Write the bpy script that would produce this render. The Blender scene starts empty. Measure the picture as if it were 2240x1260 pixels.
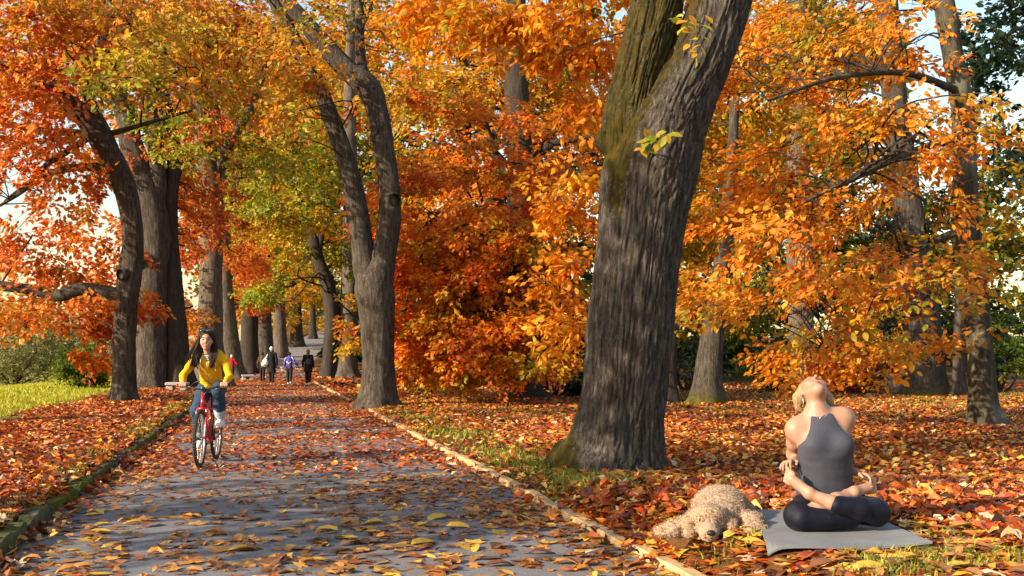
import bpy, math, random
import numpy as np
from mathutils import Vector

# ------------------------------------------------------------------ camera, sky, sun, exposure
scene = bpy.context.scene
COL = scene.collection
F, CX, CY, H = 2402.0, 1120.0, 778.0, 1.30      # focal length and principal point in photo pixels, eye height
cam_data = bpy.data.cameras.new("camera")
cam_data.sensor_width = 36.0
cam_data.lens = F / 2240.0 * 36.0
cam_data.shift_y = (CY - 630.0) / 2240.0
cam_data.clip_start = 0.05
cam_data.clip_end = 3000.0
cam = bpy.data.objects.new("camera", cam_data)
cam.location = (0, 0, H)
cam.rotation_euler = (math.radians(90), 0, 0)
COL.objects.link(cam)
scene.camera = cam

SUN_DIR = Vector((-0.86, -0.52, 0.46)).normalized()   # towards the sun: low, from the left
SUN_EL = math.asin(SUN_DIR.z)
SUN_ROT = math.atan2(SUN_DIR.x, SUN_DIR.y)
world = bpy.data.worlds.new("World")
scene.world = world
world.use_nodes = True
wn = world.node_tree
sky = wn.nodes.new("ShaderNodeTexSky")
sky.sky_type = 'NISHITA'
sky.sun_disc = False
sky.sun_elevation = SUN_EL
sky.sun_rotation = SUN_ROT
sky.air_density = 1.5
sky.dust_density = 1.2
sky.ozone_density = 1.0
bg = wn.nodes["Background"]
bg.inputs["Strength"].default_value = 0.12
wn.links.new(sky.outputs[0], bg.inputs[0])

sun_data = bpy.data.lights.new("sun", 'SUN')
sun_data.energy = 5.0
sun_data.angle = math.radians(0.53)
sun_data.color = (1.0, 0.85, 0.63)
sun = bpy.data.objects.new("sun", sun_data)
sun.rotation_euler = SUN_DIR.to_track_quat('Z', 'Y').to_euler()
COL.objects.link(sun)

scene.view_settings.view_transform = 'Standard'
scene.view_settings.look = 'None'
scene.view_settings.exposure = 1.1
scene.view_settings.gamma = 1.0
scene.view_settings.use_curve_mapping = False
scene.render.engine = 'CYCLES'
scene.cycles.max_bounces = 8
scene.cycles.diffuse_bounces = 4
scene.cycles.transmission_bounces = 6
scene.cycles.use_denoising = True

# ------------------------------------------------------------------ helpers
rng = np.random.default_rng(11)
random.seed(5)
PI = math.pi

def P(u, v, z):
    """point that stands z metres in front of the eye"""
    return np.array([(u - CX) / F * z, z, H + (CY - v) / F * z])

def sstep(a, b, x):
    t = np.clip((np.asarray(x, float) - a) / (b - a), 0, 1)
    return t * t * (3 - 2 * t)

def _hash(ix, iy, iz, seed):
    h = (ix.astype(np.int64) * 374761393 + iy.astype(np.int64) * 668265263 + iz.astype(np.int64) * 2147483647 + seed * 974711) & 0xFFFFFFFF
    h = ((h ^ (h >> 13)) * 1274126177) & 0xFFFFFFFF
    h = ((h ^ (h >> 16)) * 2246822519) & 0xFFFFFFFF
    return ((h ^ (h >> 15)) & 0xFFFFFF).astype(float) / float(0xFFFFFF)

def noise3(p, seed=0):
    p = np.asarray(p, float)
    i = np.floor(p).astype(np.int64)
    f = p - i
    w = f * f * (3 - 2 * f)
    r = 0
    for dx in (0, 1):
        for dy in (0, 1):
            for dz in (0, 1):
                wt = (w[..., 0] if dx else 1 - w[..., 0]) * (w[..., 1] if dy else 1 - w[..., 1]) * (w[..., 2] if dz else 1 - w[..., 2])
                r = r + wt * _hash(i[..., 0] + dx, i[..., 1] + dy, i[..., 2] + dz, seed)
    return r

def fbm(p, oct=3, seed=0):
    p = np.asarray(p, float)
    a, s, t = 0.5, 0.0, 0.0
    for o in range(oct):
        s = s + a * noise3(p * (2 ** o), seed + o * 17)
        t += a
        a *= 0.5
    return s / t

def nrm(a):
    a = np.asarray(a, float)
    return a / np.maximum(np.linalg.norm(a, axis=-1, keepdims=True), 1e-9)

def link(o, parent=None):
    COL.objects.link(o)
    if parent is not None:
        o.parent = parent
    return o

def raw_mesh(name, verts, faces, mats=None, smooth=True, col=None, attrs=None, midx=None):
    """faces: (M,k) int array, or list of such arrays"""
    me = bpy.data.meshes.new(name)
    verts = np.ascontiguousarray(verts, dtype=np.float32)
    fl = faces if isinstance(faces, list) else [faces]
    fl = [np.asarray(f, dtype=np.int32) for f in fl if len(f)]
    loops = np.concatenate([f.ravel() for f in fl])
    tot = np.concatenate([np.full(len(f), f.shape[1], dtype=np.int32) for f in fl])
    start = np.concatenate([[0], np.cumsum(tot)[:-1]]).astype(np.int32)
    me.vertices.add(len(verts)); me.vertices.foreach_set("co", verts.ravel())
    me.loops.add(len(loops)); me.loops.foreach_set("vertex_index", loops)
    me.polygons.add(len(tot)); me.polygons.foreach_set("loop_start", start)
    try:
        me.polygons.foreach_set("loop_total", tot)
    except Exception:
        pass
    me.update(calc_edges=True)
    me.polygons.foreach_set("use_smooth", np.full(len(tot), bool(smooth)))
    if col is not None:
        a = me.color_attributes.new("col", 'FLOAT_COLOR', 'POINT')
        c = np.ones((len(verts), 4), dtype=np.float32); c[:, :3] = col
        a.data.foreach_set("color", c.ravel())
    for k, v in (attrs or {}).items():
        a = me.attributes.new(k, 'FLOAT', 'POINT')
        a.data.foreach_set("value", np.ascontiguousarray(v, dtype=np.float32))
    for m in (mats if isinstance(mats, (list, tuple)) else [mats]):
        if m is not None:
            me.materials.append(m)
    if midx is not None:
        me.polygons.foreach_set("material_index", np.asarray(midx, dtype=np.int32))
    me.update()
    return me

def obj(name, me, parent=None):
    return link(bpy.data.objects.new(name, me), parent)

def tag(o, label=None, category=None, group=None, kind=None):
    if label: o["label"] = label
    if category: o["category"] = category
    if group: o["group"] = group
    if kind: o["kind"] = kind
    return o

def empty(name, loc=(0, 0, 0), rz=0.0):
    o = bpy.data.objects.new(name, None)
    o.empty_display_size = 0.2
    o.location = loc
    o.rotation_euler = (0, 0, rz)
    return link(o)

class MB:
    """collects simple shapes into one mesh"""
    def __init__(s):
        s.v, s.q, s.t, s.n = [], [], [], 0
    def add(s, v, q=None, t=None):
        v = np.asarray(v, float)
        if q is not None and len(q): s.q.append(np.asarray(q, int) + s.n)
        if t is not None and len(t): s.t.append(np.asarray(t, int) + s.n)
        s.v.append(v); s.n += len(v)
        return s
    def box(s, c, size, R=None, bev=0.0):
        hx, hy, hz = np.asarray(size, float) / 2
        if bev <= 0:
            v = np.array([[x, y, z] for x in (-hx, hx) for y in (-hy, hy) for z in (-hz, hz)])
            q = [[0, 1, 3, 2], [4, 6, 7, 5], [0, 4, 5, 1], [2, 3, 7, 6], [0, 2, 6, 4], [1, 5, 7, 3]]
            if R is not None: v = v @ np.asarray(R).T
            return s.add(v + np.asarray(c), q)
        # bevelled box: an 8-gon prism with inset caps
        b = bev
        ring = [(-hx + b, -hy), (hx - b, -hy), (hx, -hy + b), (hx, hy - b), (hx - b, hy), (-hx + b, hy), (-hx, hy - b), (-hx, -hy + b)]
        ring = np.array(ring)
        ins = ring * np.array([(hx - b) / hx, (hy - b) / hy])
        v = []
        for r, z in ((ins, -hz), (ring, -hz + b), (ring, hz - b), (ins, hz)):
            v += [[x, y, z] for x, y in r]
        q = []
        for l in range(3):
            for i in range(8):
                j = (i + 1) % 8
                q.append([l * 8 + i, l * 8 + j, l * 8 + 8 + j, l * 8 + 8 + i])
        for base, flip in ((0, True), (24, False)):
            for a in ([0, 1, 2, 7], [2, 3, 6, 7], [3, 4, 5, 6]):
                f = [base + k for k in a]
                q.append(f[::-1] if flip else f)
        v = np.array(v, float)
        if R is not None: v = v @ np.asarray(R).T
        return s.add(v + np.asarray(c), q)
    def tube(s, pts, rad, n=8, cap=True, closed=False):
        v, q, t = tube_geo(pts, rad, n, cap, closed)
        return s.add(v, q, t)
    def ball(s, c, r, nu=12, nv=8, R=None):
        r = np.ones(3) * np.asarray(r, float)
        v = [[0, 0, -1]]
        for i in range(1, nv):
            a = -PI / 2 + PI * i / nv
            for j in range(nu):
                b = 2 * PI * j / nu
                v.append([math.cos(a) * math.cos(b), math.cos(a) * math.sin(b), math.sin(a)])
        v.append([0, 0, 1])
        q, t = [], []
        for j in range(nu):
            t.append([0, 1 + (j + 1) % nu, 1 + j])
            t.append([len(v) - 1, 1 + (nv - 2) * nu + j, 1 + (nv - 2) * nu + (j + 1) % nu])
        for i in range(nv - 2):
            for j in range(nu):
                k = (j + 1) % nu
                q.append([1 + i * nu + j, 1 + i * nu + k, 1 + (i + 1) * nu + k, 1 + (i + 1) * nu + j])
        v = np.array(v) * r
        if R is not None: v = v @ np.asarray(R).T
        return s.add(v + np.asarray(c), q, t)
    def mesh(s, name, mat, smooth=True, **kw):
        fl = []
        if s.q: fl.append(np.concatenate(s.q))
        if s.t: fl.append(np.concatenate(s.t))
        return raw_mesh(name, np.concatenate(s.v), fl, mat, smooth, **kw)
    def build(s, name, mat, parent=None, smooth=True, **kw):
        return obj(name, s.mesh(name, mat, smooth, **kw), parent)

def frames(pts, closed=False):
    pts = np.asarray(pts, float)
    if closed:
        T = nrm(np.roll(pts, -1, 0) - np.roll(pts, 1, 0))
    else:
        T = nrm(np.gradient(pts, axis=0))
    a = np.array([0, 0, 1.0]) if abs(T[0][2]) < 0.9 else np.array([1.0, 0, 0])
    N = [nrm(np.cross(T[0], a))]
    for i in range(1, len(pts)):
        n = N[-1] - T[i] * np.dot(N[-1], T[i])
        N.append(nrm(n))
    N = np.array(N)
    return T, N, np.cross(T, N)

def tube_geo(pts, rad, n=8, cap=True, closed=False):
    pts = np.asarray(pts, float)
    rad = np.ones(len(pts)) * np.asarray(rad, float)
    T, N, B = frames(pts, closed)
    th = np.linspace(0, 2 * PI, n, endpoint=False)
    v = pts[:, None] + rad[:, None, None] * (np.cos(th)[None, :, None] * N[:, None] + np.sin(th)[None, :, None] * B[:, None])
    m = len(pts)
    v = v.reshape(-1, 3)
    i = np.arange(m if closed else m - 1)[:, None]; j = np.arange(n)[None]
    jn = (j + 1) % n; inx = (i + 1) % m
    q = np.stack([i * n + j, i * n + jn, inx * n + jn, inx * n + j], -1).reshape(-1, 4)
    t = []
    if cap and not closed:
        v = np.concatenate([v, pts[:1], pts[-1:]])
        for k in range(n):
            t.append([m * n, (k + 1) % n, k])
            t.append([m * n + 1, (m - 1) * n + k, (m - 1) * n + (k + 1) % n])
    return v, q, t

def spline(ctrl, step=None, count=None):
    """Catmull-Rom through control rows"""
    c = np.asarray(ctrl, float)
    c = np.concatenate([2 * c[:1] - c[1:2], c, 2 * c[-1:] - c[-2:-1]])
    out = []
    for i in range(1, len(c) - 2):
        L = np.linalg.norm(c[i + 1][:3] - c[i][:3])
        n = count or max(2, int(round(L / step)))
        t = np.linspace(0, 1, n, endpoint=False)[:, None]
        p0, p1, p2, p3 = c[i - 1], c[i], c[i + 1], c[i + 2]
        out.append(0.5 * ((2 * p1) + (-p0 + p2) * t + (2 * p0 - 5 * p1 + 4 * p2 - p3) * t ** 2 + (-p0 + 3 * p1 - 3 * p2 + p3) * t ** 3))
    out.append(c[-2:-1])
    return np.concatenate(out)

# ------------------------------------------------------------------ materials
class NT:
    def __init__(s, name):
        s.m = bpy.data.materials.new(name); s.m.use_nodes = True
        s.t = s.m.node_tree; s.p = s.t.nodes["Principled BSDF"]; s.out = s.t.nodes["Material Output"]
    def n(s, typ, **kw):
        x = s.t.nodes.new(typ)
        for k, v in kw.items(): setattr(x, k, v)
        return x
    def l(s, a, b): s.t.links.new(a, b)
    def coord(s, kind="Object", scale=(1, 1, 1)):
        c = s.n("ShaderNodeTexCoord"); mp = s.n("ShaderNodeMapping"); mp.inputs["Scale"].default_value = scale
        s.l(c.outputs[kind], mp.inputs[0]); return mp.outputs[0]
    def noise(s, vec, scale, detail=4, rough=0.55):
        x = s.n("ShaderNodeTexNoise"); x.inputs["Scale"].default_value = scale
        x.inputs["Detail"].default_value = detail; x.inputs["Roughness"].default_value = rough
        if vec is not None: s.l(vec, x.inputs["Vector"])
        return x.outputs["Fac"]
    def ramp(s, fac, stops):
        r = s.n("ShaderNodeValToRGB"); e = r.color_ramp.elements
        while len(e) < len(stops): e.new(0.5)
        for k, (pos, c) in enumerate(stops):
            e[k].position = pos; e[k].color = (*c, 1) if len(c) == 3 else c
        s.l(fac, r.inputs[0]); return r.outputs[0]
    def mix(s, fac, a, b, blend='MIX'):
        x = s.n("ShaderNodeMix", data_type='RGBA', blend_type=blend)
        for src, i in ((fac, 0), (a, 6), (b, 7)):
            if hasattr(src, "node"): s.l(src, x.inputs[i])
            else: x.inputs[i].default_value = src if i == 0 else (*src, 1)
        return x.outputs[2]
    def math(s, op, a, b):
        x = s.n("ShaderNodeMath", operation=op)
        for i, v in enumerate((a, b)):
            if hasattr(v, "node"): s.l(v, x.inputs[i])
            else: x.inputs[i].default_value = v
        return x.outputs[0]
    def attr(s, name, out="Color"):
        a = s.n("ShaderNodeAttribute"); a.attribute_name = name; return a.outputs[out]
    def bump(s, h, strength=0.5, dist=0.02):
        b = s.n("ShaderNodeBump"); b.inputs["Strength"].default_value = strength; b.inputs["Distance"].default_value = dist
        s.l(h, b.inputs["Height"]); s.l(b.outputs[0], s.p.inputs["Normal"])
    def base(s, c):
        if hasattr(c, "node"): s.l(c, s.p.inputs["Base Color"])
        else: s.p.inputs["Base Color"].default_value = (*c, 1)
    def set(s, **kw):
        for k, v in kw.items(): s.p.inputs[k.replace("_", " ")].default_value = v
        return s

def plain(name, color, rough=0.6, var=0.25, scale=30, bump=0.0, metal=0.0, spec=0.4, bscale=None):
    """painted, moulded or woven surface with slight unevenness"""
    s = NT(name); v = s.coord("Object")
    f = s.noise(v, scale, 5)
    c = np.array(color)
    s.base(s.ramp(f, [(0.25, tuple(c * (1 - var))), (0.75, tuple(np.minimum(c * (1 + var), 1)))]))
    s.set(Roughness=rough, Metallic=metal, Specular_IOR_Level=spec)
    if bump > 0:
        s.bump(s.noise(v, bscale or scale * 4, 4), bump, 0.01)
    return s.m

def leaf_material(name, trans=0.45, rough=0.5, tint=(1.25, 1.0, 0.75)):
    s = NT(name)
    col = s.attr("col")
    v = s.coord("Object")
    f = s.noise(v, 45, 3)
    c = s.mix(s.math('MULTIPLY', f, 0.45), col, s.mix(1.0, col, (0.55, 0.45, 0.35), 'MULTIPLY'))
    s.base(c)
    s.set(Roughness=rough, Specular_IOR_Level=0.35)
    tr = s.n("ShaderNodeBsdfTranslucent")
    s.l(s.mix(1.0, c, tint, 'MULTIPLY'), tr.inputs[0])
    mx = s.n("ShaderNodeMixShader"); mx.inputs[0].default_value = trans
    s.l(s.p.outputs[0], mx.inputs[1]); s.l(tr.outputs[0], mx.inputs[2]); s.l(mx.outputs[0], s.out.inputs[0])
    return s.m

def bark_material(name, lo, mid, hi, moss=(0.045, 0.05, 0.008), bump=0.6, scale=1.0, lichen=0.25):
    s = NT(name)
    v = s.coord("Object", (1, 1, 0.16))
    n1 = s.noise(v, 22 * scale, 6, 0.65)
    nf = s.noise(s.coord("Object", (1, 1, 0.3)), 75 * scale, 5, 0.75)
    n1m = s.math('ADD', s.math('MULTIPLY', n1, 0.55), s.math('MULTIPLY', nf, 0.45))
    c = s.ramp(n1m, [(0.36, lo), (0.5, mid), (0.64, hi)])
    v2 = s.coord("Object", (1, 1, 0.5))
    n2 = s.noise(v2, 5 * scale, 5, 0.6)
    c = s.mix(s.math('MULTIPLY', s.ramp(n2, [(0.5, (0, 0, 0)), (0.68, (1, 1, 1))]), lichen), c, (0.19, 0.20, 0.16))
    n3 = s.noise(s.coord("Object"), 30, 6, 0.7)
    mm = s.math('ADD', s.attr("moss", "Fac"), s.math('MULTIPLY', s.math('SUBTRACT', n3, 0.5), 1.4))
    mm = s.ramp(mm, [(0.42, (0, 0, 0)), (0.58, (1, 1, 1))])
    n4 = s.noise(s.coord("Object"), 8, 4)
    mcol = s.ramp(n4, [(0.35, moss), (0.65, (moss[0] * 2.8, moss[1] * 2.0, moss[2] * 1.2))])
    c = s.mix(mm, c, mcol)
    s.base(c); s.set(Roughness=0.9, Specular_IOR_Level=0.15)
    h = s.math('ADD', n1, s.math('MULTIPLY', nf, 0.7))
    s.bump(h, bump, 0.03)
    return s.m

M = {}
M["bark_near"] = bark_material("bark_ridged_grey", (0.018, 0.013, 0.0105), (0.062, 0.048, 0.039), (0.165, 0.138, 0.115), moss=(0.024, 0.022, 0.004), bump=0.9, lichen=0.12)
M["bark_grey"] = bark_material("bark_grey_brown", (0.018, 0.013, 0.010), (0.054, 0.041, 0.033), (0.135, 0.112, 0.092), bump=1.0, scale=0.8, lichen=0.14)
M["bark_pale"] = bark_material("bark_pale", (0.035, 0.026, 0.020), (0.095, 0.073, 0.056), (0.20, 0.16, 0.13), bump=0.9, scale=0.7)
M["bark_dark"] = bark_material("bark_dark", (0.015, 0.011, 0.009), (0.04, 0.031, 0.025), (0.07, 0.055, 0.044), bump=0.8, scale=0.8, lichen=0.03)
M["bark_beech"] = bark_material("bark_smooth_beech", (0.022, 0.018, 0.012), (0.05, 0.041, 0.028), (0.10, 0.085, 0.06), bump=0.3, scale=0.5, lichen=0.5)
M["leaf"] = leaf_material("autumn_leaf", 0.5)
M["litter"] = leaf_material("fallen_leaf_dry", 0.15, 0.45, (1.1, 0.9, 0.7))
M["grass"] = leaf_material("grass_blade", 0.35, 0.5, (1.0, 1.05, 0.7))
# ------------------------------------------------------------------ the lie of the land
HALF = 2.05
def xc(y):
    y = np.asarray(y, float)
    return 0.35 - 0.226 * y + 0.0016 * np.maximum(0, y - 55) ** 2 * (y < 140) + (y >= 140) * (11.56 + 0.272 * (y - 140))

def terrain(x, y):
    x = np.asarray(x, float); y = np.asarray(y, float)
    s = x - xc(y)
    r = np.maximum(0, y - 50)
    rise = np.where(r < 70, 0.00075 * r * r, 0.00075 * 4900 + 0.09 * (np.minimum(r, 160) - 70))
    rise = rise * (1 - 0.75 * sstep(6, 16, -s)) * (1 - 0.6 * sstep(8, 25, s))
    # right-hand lawn: a low bank beside the boards in the foreground
    near = 1 - sstep(7.6, 12.5, y)
    right = (0.03 + 0.03 * sstep(0.05, 0.5, s - HALF)) * (s > HALF + 0.06) + 0.17 * sstep(0.08, 0.42, s - HALF) * near
    # left verge: kerb height, then a soft hump, then the lawn falls away
    d = -s - HALF
    left = 0.11 * sstep(0.0, 0.14, d) + 0.04 * sstep(0.2, 1.5, d) * (1 - sstep(2.0, 3.6, d)) - 0.10 * np.maximum(0, d - 7.0)
    left = np.maximum(left, -2.6)
    n = (fbm(np.stack([x * 0.45, y * 0.45, 0 * x], -1), 3, 3) - 0.5) * 0.12 * sstep(0.2, 2.0, np.abs(s) - HALF)
    n = n * (0.35 + 0.65 * sstep(8, 12, y))
    return rise + right + left + n

def ground_at(u, v, zmin=4.0, zmax=160.0):
    """depth at which the ground shows at photo pixel (u, v)"""
    z = np.linspace(zmin, zmax, 6000)
    p = np.array([(u - CX) / F * z, z])
    vv = CY - (terrain(p[0], p[1]) - H) / z * F
    k = np.where((vv[:-1] >= v) & (vv[1:] < v))[0]
    return float(z[k[0]]) if len(k) else float(z[np.argmin(np.abs(vv - v))])

def on_ground(u, v):
    z = ground_at(u, v)
    x = (u - CX) / F * z
    return np.array([x, z, float(terrain(x, z))])

def sheet(name, s_list, y_list, dz, mat, offset=True, smooth=True, jitter=None):
    S, Y = np.meshgrid(np.asarray(s_list, float), np.asarray(y_list, float))
    X = xc(Y) + S
    Z = terrain(X, Y) + dz
    v = np.stack([X, Y, Z], -1).reshape(-1, 3)
    ny, ns = S.shape
    i, j = np.meshgrid(np.arange(ny - 1), np.arange(ns - 1), indexing='ij')
    q = np.stack([i * ns + j, i * ns + j + 1, (i + 1) * ns + j + 1, (i + 1) * ns + j], -1).reshape(-1, 4)
    return obj(name, raw_mesh(name, v, q, mat, smooth))

ylist = np.concatenate([np.arange(-14, 4, 1.0), np.arange(4, 16, 0.2), np.arange(16, 40, 0.45), np.arange(40, 70, 0.8), np.arange(70, 160, 3), np.arange(160, 901, 20)])
sp = np.concatenate([[0, 1.0, 1.9, 2.03], np.arange(2.06, 2.5, 0.06), np.arange(2.5, 6, 0.16), np.arange(6, 14, 0.5), np.arange(14, 40, 2.0), np.arange(40, 420, 20)])
slist = np.concatenate([-sp[::-1], sp[1:]])

# forest floor and lawn
g = NT("ground_leafy_turf")
v = g.coord("Object")
nA = g.noise(v, 0.55, 5, 0.6); nB = g.noise(v, 9, 6, 0.7); nC = g.noise(v, 60, 4, 0.7)
soil = g.ramp(nB, [(0.3, (0.05, 0.028, 0.014)), (0.55, (0.13, 0.055, 0.018)), (0.75, (0.22, 0.09, 0.02))])
turf = g.ramp(nC, [(0.3, (0.10, 0.11, 0.012)), (0.6, (0.22, 0.22, 0.022)), (0.8, (0.34, 0.30, 0.03))])
sep = g.n("ShaderNodeSeparateXYZ"); g.l(v, sep.inputs[0])
# lawn on the far left: x < -0.226*y - 5.5
lx = g.math('ADD', sep.outputs[0], g.math('MULTIPLY', sep.outputs[1], 0.226))
lawn = g.n("ShaderNodeMapRange"); lawn.inputs[1].default_value = -3.8; lawn.inputs[2].default_value = -5.4
g.l(g.math('ADD', lx, g.math('MULTIPLY', g.math('SUBTRACT', nA, 0.5), 4.0)), lawn.inputs[0])
patch = g.ramp(nA, [(0.55, (0, 0, 0)), (0.68, (0.8, 0.8, 0.8))])
msk = g.math('MAXIMUM', lawn.outputs[0], patch)
g.base(g.mix(msk, soil, turf)); g.set(Roughness=0.95, Specular_IOR_Level=0.1)
g.bump(nC, 0.6, 0.04)
tag(sheet("ground", slist, ylist, 0.0, g.m), kind="structure")

# asphalt path
a = NT("path_asphalt")
v = a.coord("Object")
n1 = a.math('ADD', a.math('MULTIPLY', a.noise(v, 190, 3, 0.8), 0.6), a.math('MULTIPLY', a.noise(v, 55, 4, 0.8), 0.4)); n2 = a.noise(v, 2.2, 6, 0.7); n3 = a.noise(v, 0.5, 3)
c = a.ramp(n1, [(0.30, (0.075, 0.070, 0.073)), (0.52, (0.195, 0.18, 0.185)), (0.72, (0.42, 0.39, 0.385))])
c = a.mix(a.ramp(n2, [(0.45, (0, 0, 0)), (0.75, (0.55, 0.55, 0.55))]), c, (0.13, 0.085, 0.06))
a.base(c); a.set(Roughness=0.85, Specular_IOR_Level=0.25); a.bump(n1, 0.8, 0.012)
ps = np.concatenate([[-HALF - 0.02], np.linspace(-HALF + 0.15, HALF - 0.15, 9), [HALF + 0.02]])
tag(sheet("path", ps, ylist[ylist < 160], 0.006, a.m), kind="structure")

# ------------------------------------------------------------------ timber boards along the right-hand edge
M["board"] = plain("weathered_timber", (0.46, 0.29, 0.14), 0.8, 0.35, 9, 0.5, bscale=60)
M["kerb_stone"] = bark_material("mossy_kerb_stone", (0.035, 0.026, 0.02), (0.075, 0.06, 0.048), (0.14, 0.12, 0.10), moss=(0.04, 0.055, 0.006), bump=0.7, scale=0.8)
edge = empty("wooden_edging", (float(xc(10)) + HALF, 10, 0))
tag(edge, "pale timber boards edging the path on the side of the big tree", "edging")
y = 5.2
k = 0
def strip(x0, y0, x1, y1, w, h, name, mat, parent, rng_, z0=0.0, segs=7, rough=0.006, moss=None):
    """one board or stone with worn edges"""
    L = math.hypot(x1 - x0, y1 - y0)
    d = np.array([(x1 - x0) / L, (y1 - y0) / L]); nn = np.array([d[1], -d[0]])
    prof = np.array([(-w / 2, -0.10), (-w / 2, h * 0.82), (-w / 2 * 0.78, h), (w / 2 * 0.78, h), (w / 2, h * 0.82), (w / 2, -0.10)])
    vs = []
    for i in range(segs + 1):
        t = i / segs
        shrink = 0.86 if i in (0, segs) else 1.0
        wob = rng_.normal(0, rough, 2)
        for (a_, b_) in prof:
            px = x0 + d[0] * L * t + nn[0] * (a_ * shrink + wob[0]) ; py = y0 + d[1] * L * t + nn[1] * (a_ * shrink + wob[0])
            vs.append([px, py, z0 + float(terrain(xc(py), py)) + b_ * (shrink if b_ > 0 else 1) + wob[1] * (b_ > 0) + rng_.normal(0, rough * 0.5)])
    n = len(prof); q = []
    for i in range(segs):
        for j in range(n - 1):
            q.append([i * n + j, i * n + j + 1, (i + 1) * n + j + 1, (i + 1) * n + j])
    vs = np.array(vs); m = segs * n
    faces = [np.array(q), np.array([[5, 4, 3, 2, 1, 0], [m, m + 1, m + 2, m + 3, m + 4, m + 5]])]
    cen = vs.mean(0)
    at = {"moss": np.full(len(vs), moss if moss is not None else 0.0)}
    if moss is not None: at["moss"] = np.where(vs[:, 2] > z0 + h * 0.7, moss, moss - 0.4)
    o = obj(name, raw_mesh(name, vs - cen, faces, mat, False, attrs=at), parent)
    o.location = cen - (np.array(parent.location) if parent else 0)
    return o
while y < 52:
    L = 2.0 + rng.random() * 0.9
    y2 = y + L
    if not (24.6 < y < 30.2):
        xo = rng.normal(0, 0.012)
        strip(float(xc(y)) + HALF + 0.03 + xo, y, float(xc(y2)) + HALF + 0.03 + xo + rng.normal(0, .01), y2, 0.10, 0.062 + rng.random() * 0.02, "board", M["board"], edge, rng, 0.0, rough=0.002)
    y = y2 + 0.012
kerb = empty("mossy_kerb", (float(xc(10)) - HALF, 10, 0))
tag(kerb, "low mossy stone kerb along the side of the path by the leaf bank", "kerb")
y = 5.6
while y < 48:
    L = 0.9 + rng.random() * 0.5
    y2 = y + L
    xo = rng.normal(0, 0.02)
    strip(float(xc(y)) - HALF - 0.05 + xo, y, float(xc(y2)) - HALF - 0.05 + xo + rng.normal(0, .015), y2, 0.13, 0.095 + rng.random() * 0.035, "stone", M["kerb_stone"], kerb, rng, 0.0, rough=0.012, moss=0.35 + 0.45 * rng.random())
    y = y2 + 0.02

# ------------------------------------------------------------------ leaves: shapes and scatter
def leaf_shapes():
    T = {}
    # far crown leaf: folded rhomb
    T["rhomb"] = (np.array([[0, 0, 0], [0.5, 0.30, 0.06], [1, 0, -0.05], [0.5, -0.30, 0.06]]), np.array([[0, 2, 1], [0, 3, 2]]))
    # near crown leaf: pointed oval with folded midrib
    T["oval"] = (np.array([[0, 0, 0], [0.25, 0.22, 0.05], [0.62, 0.25, 0.05], [1, 0, -0.08], [0.62, -0.25, 0.05], [0.25, -0.22, 0.05], [0.5, 0, 0.0]]),
                 np.array([[0, 6, 1], [1, 6, 2], [2, 6, 3], [3, 6, 4], [4, 6, 5], [5, 6, 0]]))
    # five-lobed maple leaf
    ang = np.radians([0, 22, 50, 72, 105, 150, 180, 210, 255, 288, 310, 338])
    rad = np.array([0.62, 0.34, 0.56, 0.30, 0.45, 0.22, 0.10, 0.22, 0.45, 0.30, 0.56, 0.34])
    mv = np.stack([np.cos(ang) * rad, np.sin(ang) * rad, 0.10 * (rad / 0.6) ** 2], -1)
    mv = np.concatenate([mv, [[0.02, 0, 0]]]); mv[:, 0] += 0.38
    T["maple"] = (mv, np.array([[12, i, (i + 1) % 12] for i in range(12)]))
    # curled dry leaf, long, rolled edges
    lv = []
    for i, (t, w) in enumerate(((0, 0.02), (0.2, 0.2), (0.5, 0.28), (0.8, 0.17), (1.0, 0.01))):
        bow = 0.22 * math.sin(t * PI)
        for sgn, up in ((-1, 0.16), (0, 0), (1, 0.16)):
            lv.append([t, sgn * w, bow * 0.6 + up * w / 0.28])
    f = []
    for i in range(4):
        for j in range(2):
            b = i * 3 + j
            f += [[b, b + 3, b + 1], [b + 1, b + 3, b + 4]]
    T["curl"] = (np.array(lv), np.array(f))
    return T
SHAPES = leaf_shapes()

def leaf_geo(shape, pos, d, nrmv, size, color, jit=0.0, curl=None, colvar=0.0):
    """pos, d (leaf axis), nrmv (leaf normal), size (N,), color (N,3) -> verts, tris, colours"""
    tv, tf = SHAPES[shape]
    N = len(pos); k = len(tv)
    d = nrm(d); n = nrm(nrmv - d * np.sum(nrmv * d, -1, keepdims=True)); b = np.cross(n, d)
    t = np.repeat(tv[None], N, 0)
    if jit > 0: t = t + rng.normal(0, jit, t.shape)
    z = t[..., 2]
    if curl is not None: z = z * curl[:, None]
    v = pos[:, None] + size[:, None, None] * (t[..., 0:1] * d[:, None] + t[..., 1:2] * b[:, None] + z[..., None] * n[:, None])
    f = (tf[None] + (np.arange(N) * k)[:, None, None]).reshape(-1, 3)
    c = np.repeat(color[:, None], k, 1)
    if colvar > 0: c = c * (1 + rng.normal(0, colvar, (N, k, 1)))
    return v.reshape(-1, 3), f, np.clip(c.reshape(-1, 3), 0.002, 0.95)

def join_geo(parts):
    V, Fs, C, n = [], [], [], 0
    for v, f, c in parts:
        V.append(v); Fs.append(f + n); C.append(c); n += len(v)
    return np.concatenate(V), np.concatenate(Fs), np.concatenate(C)

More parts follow.
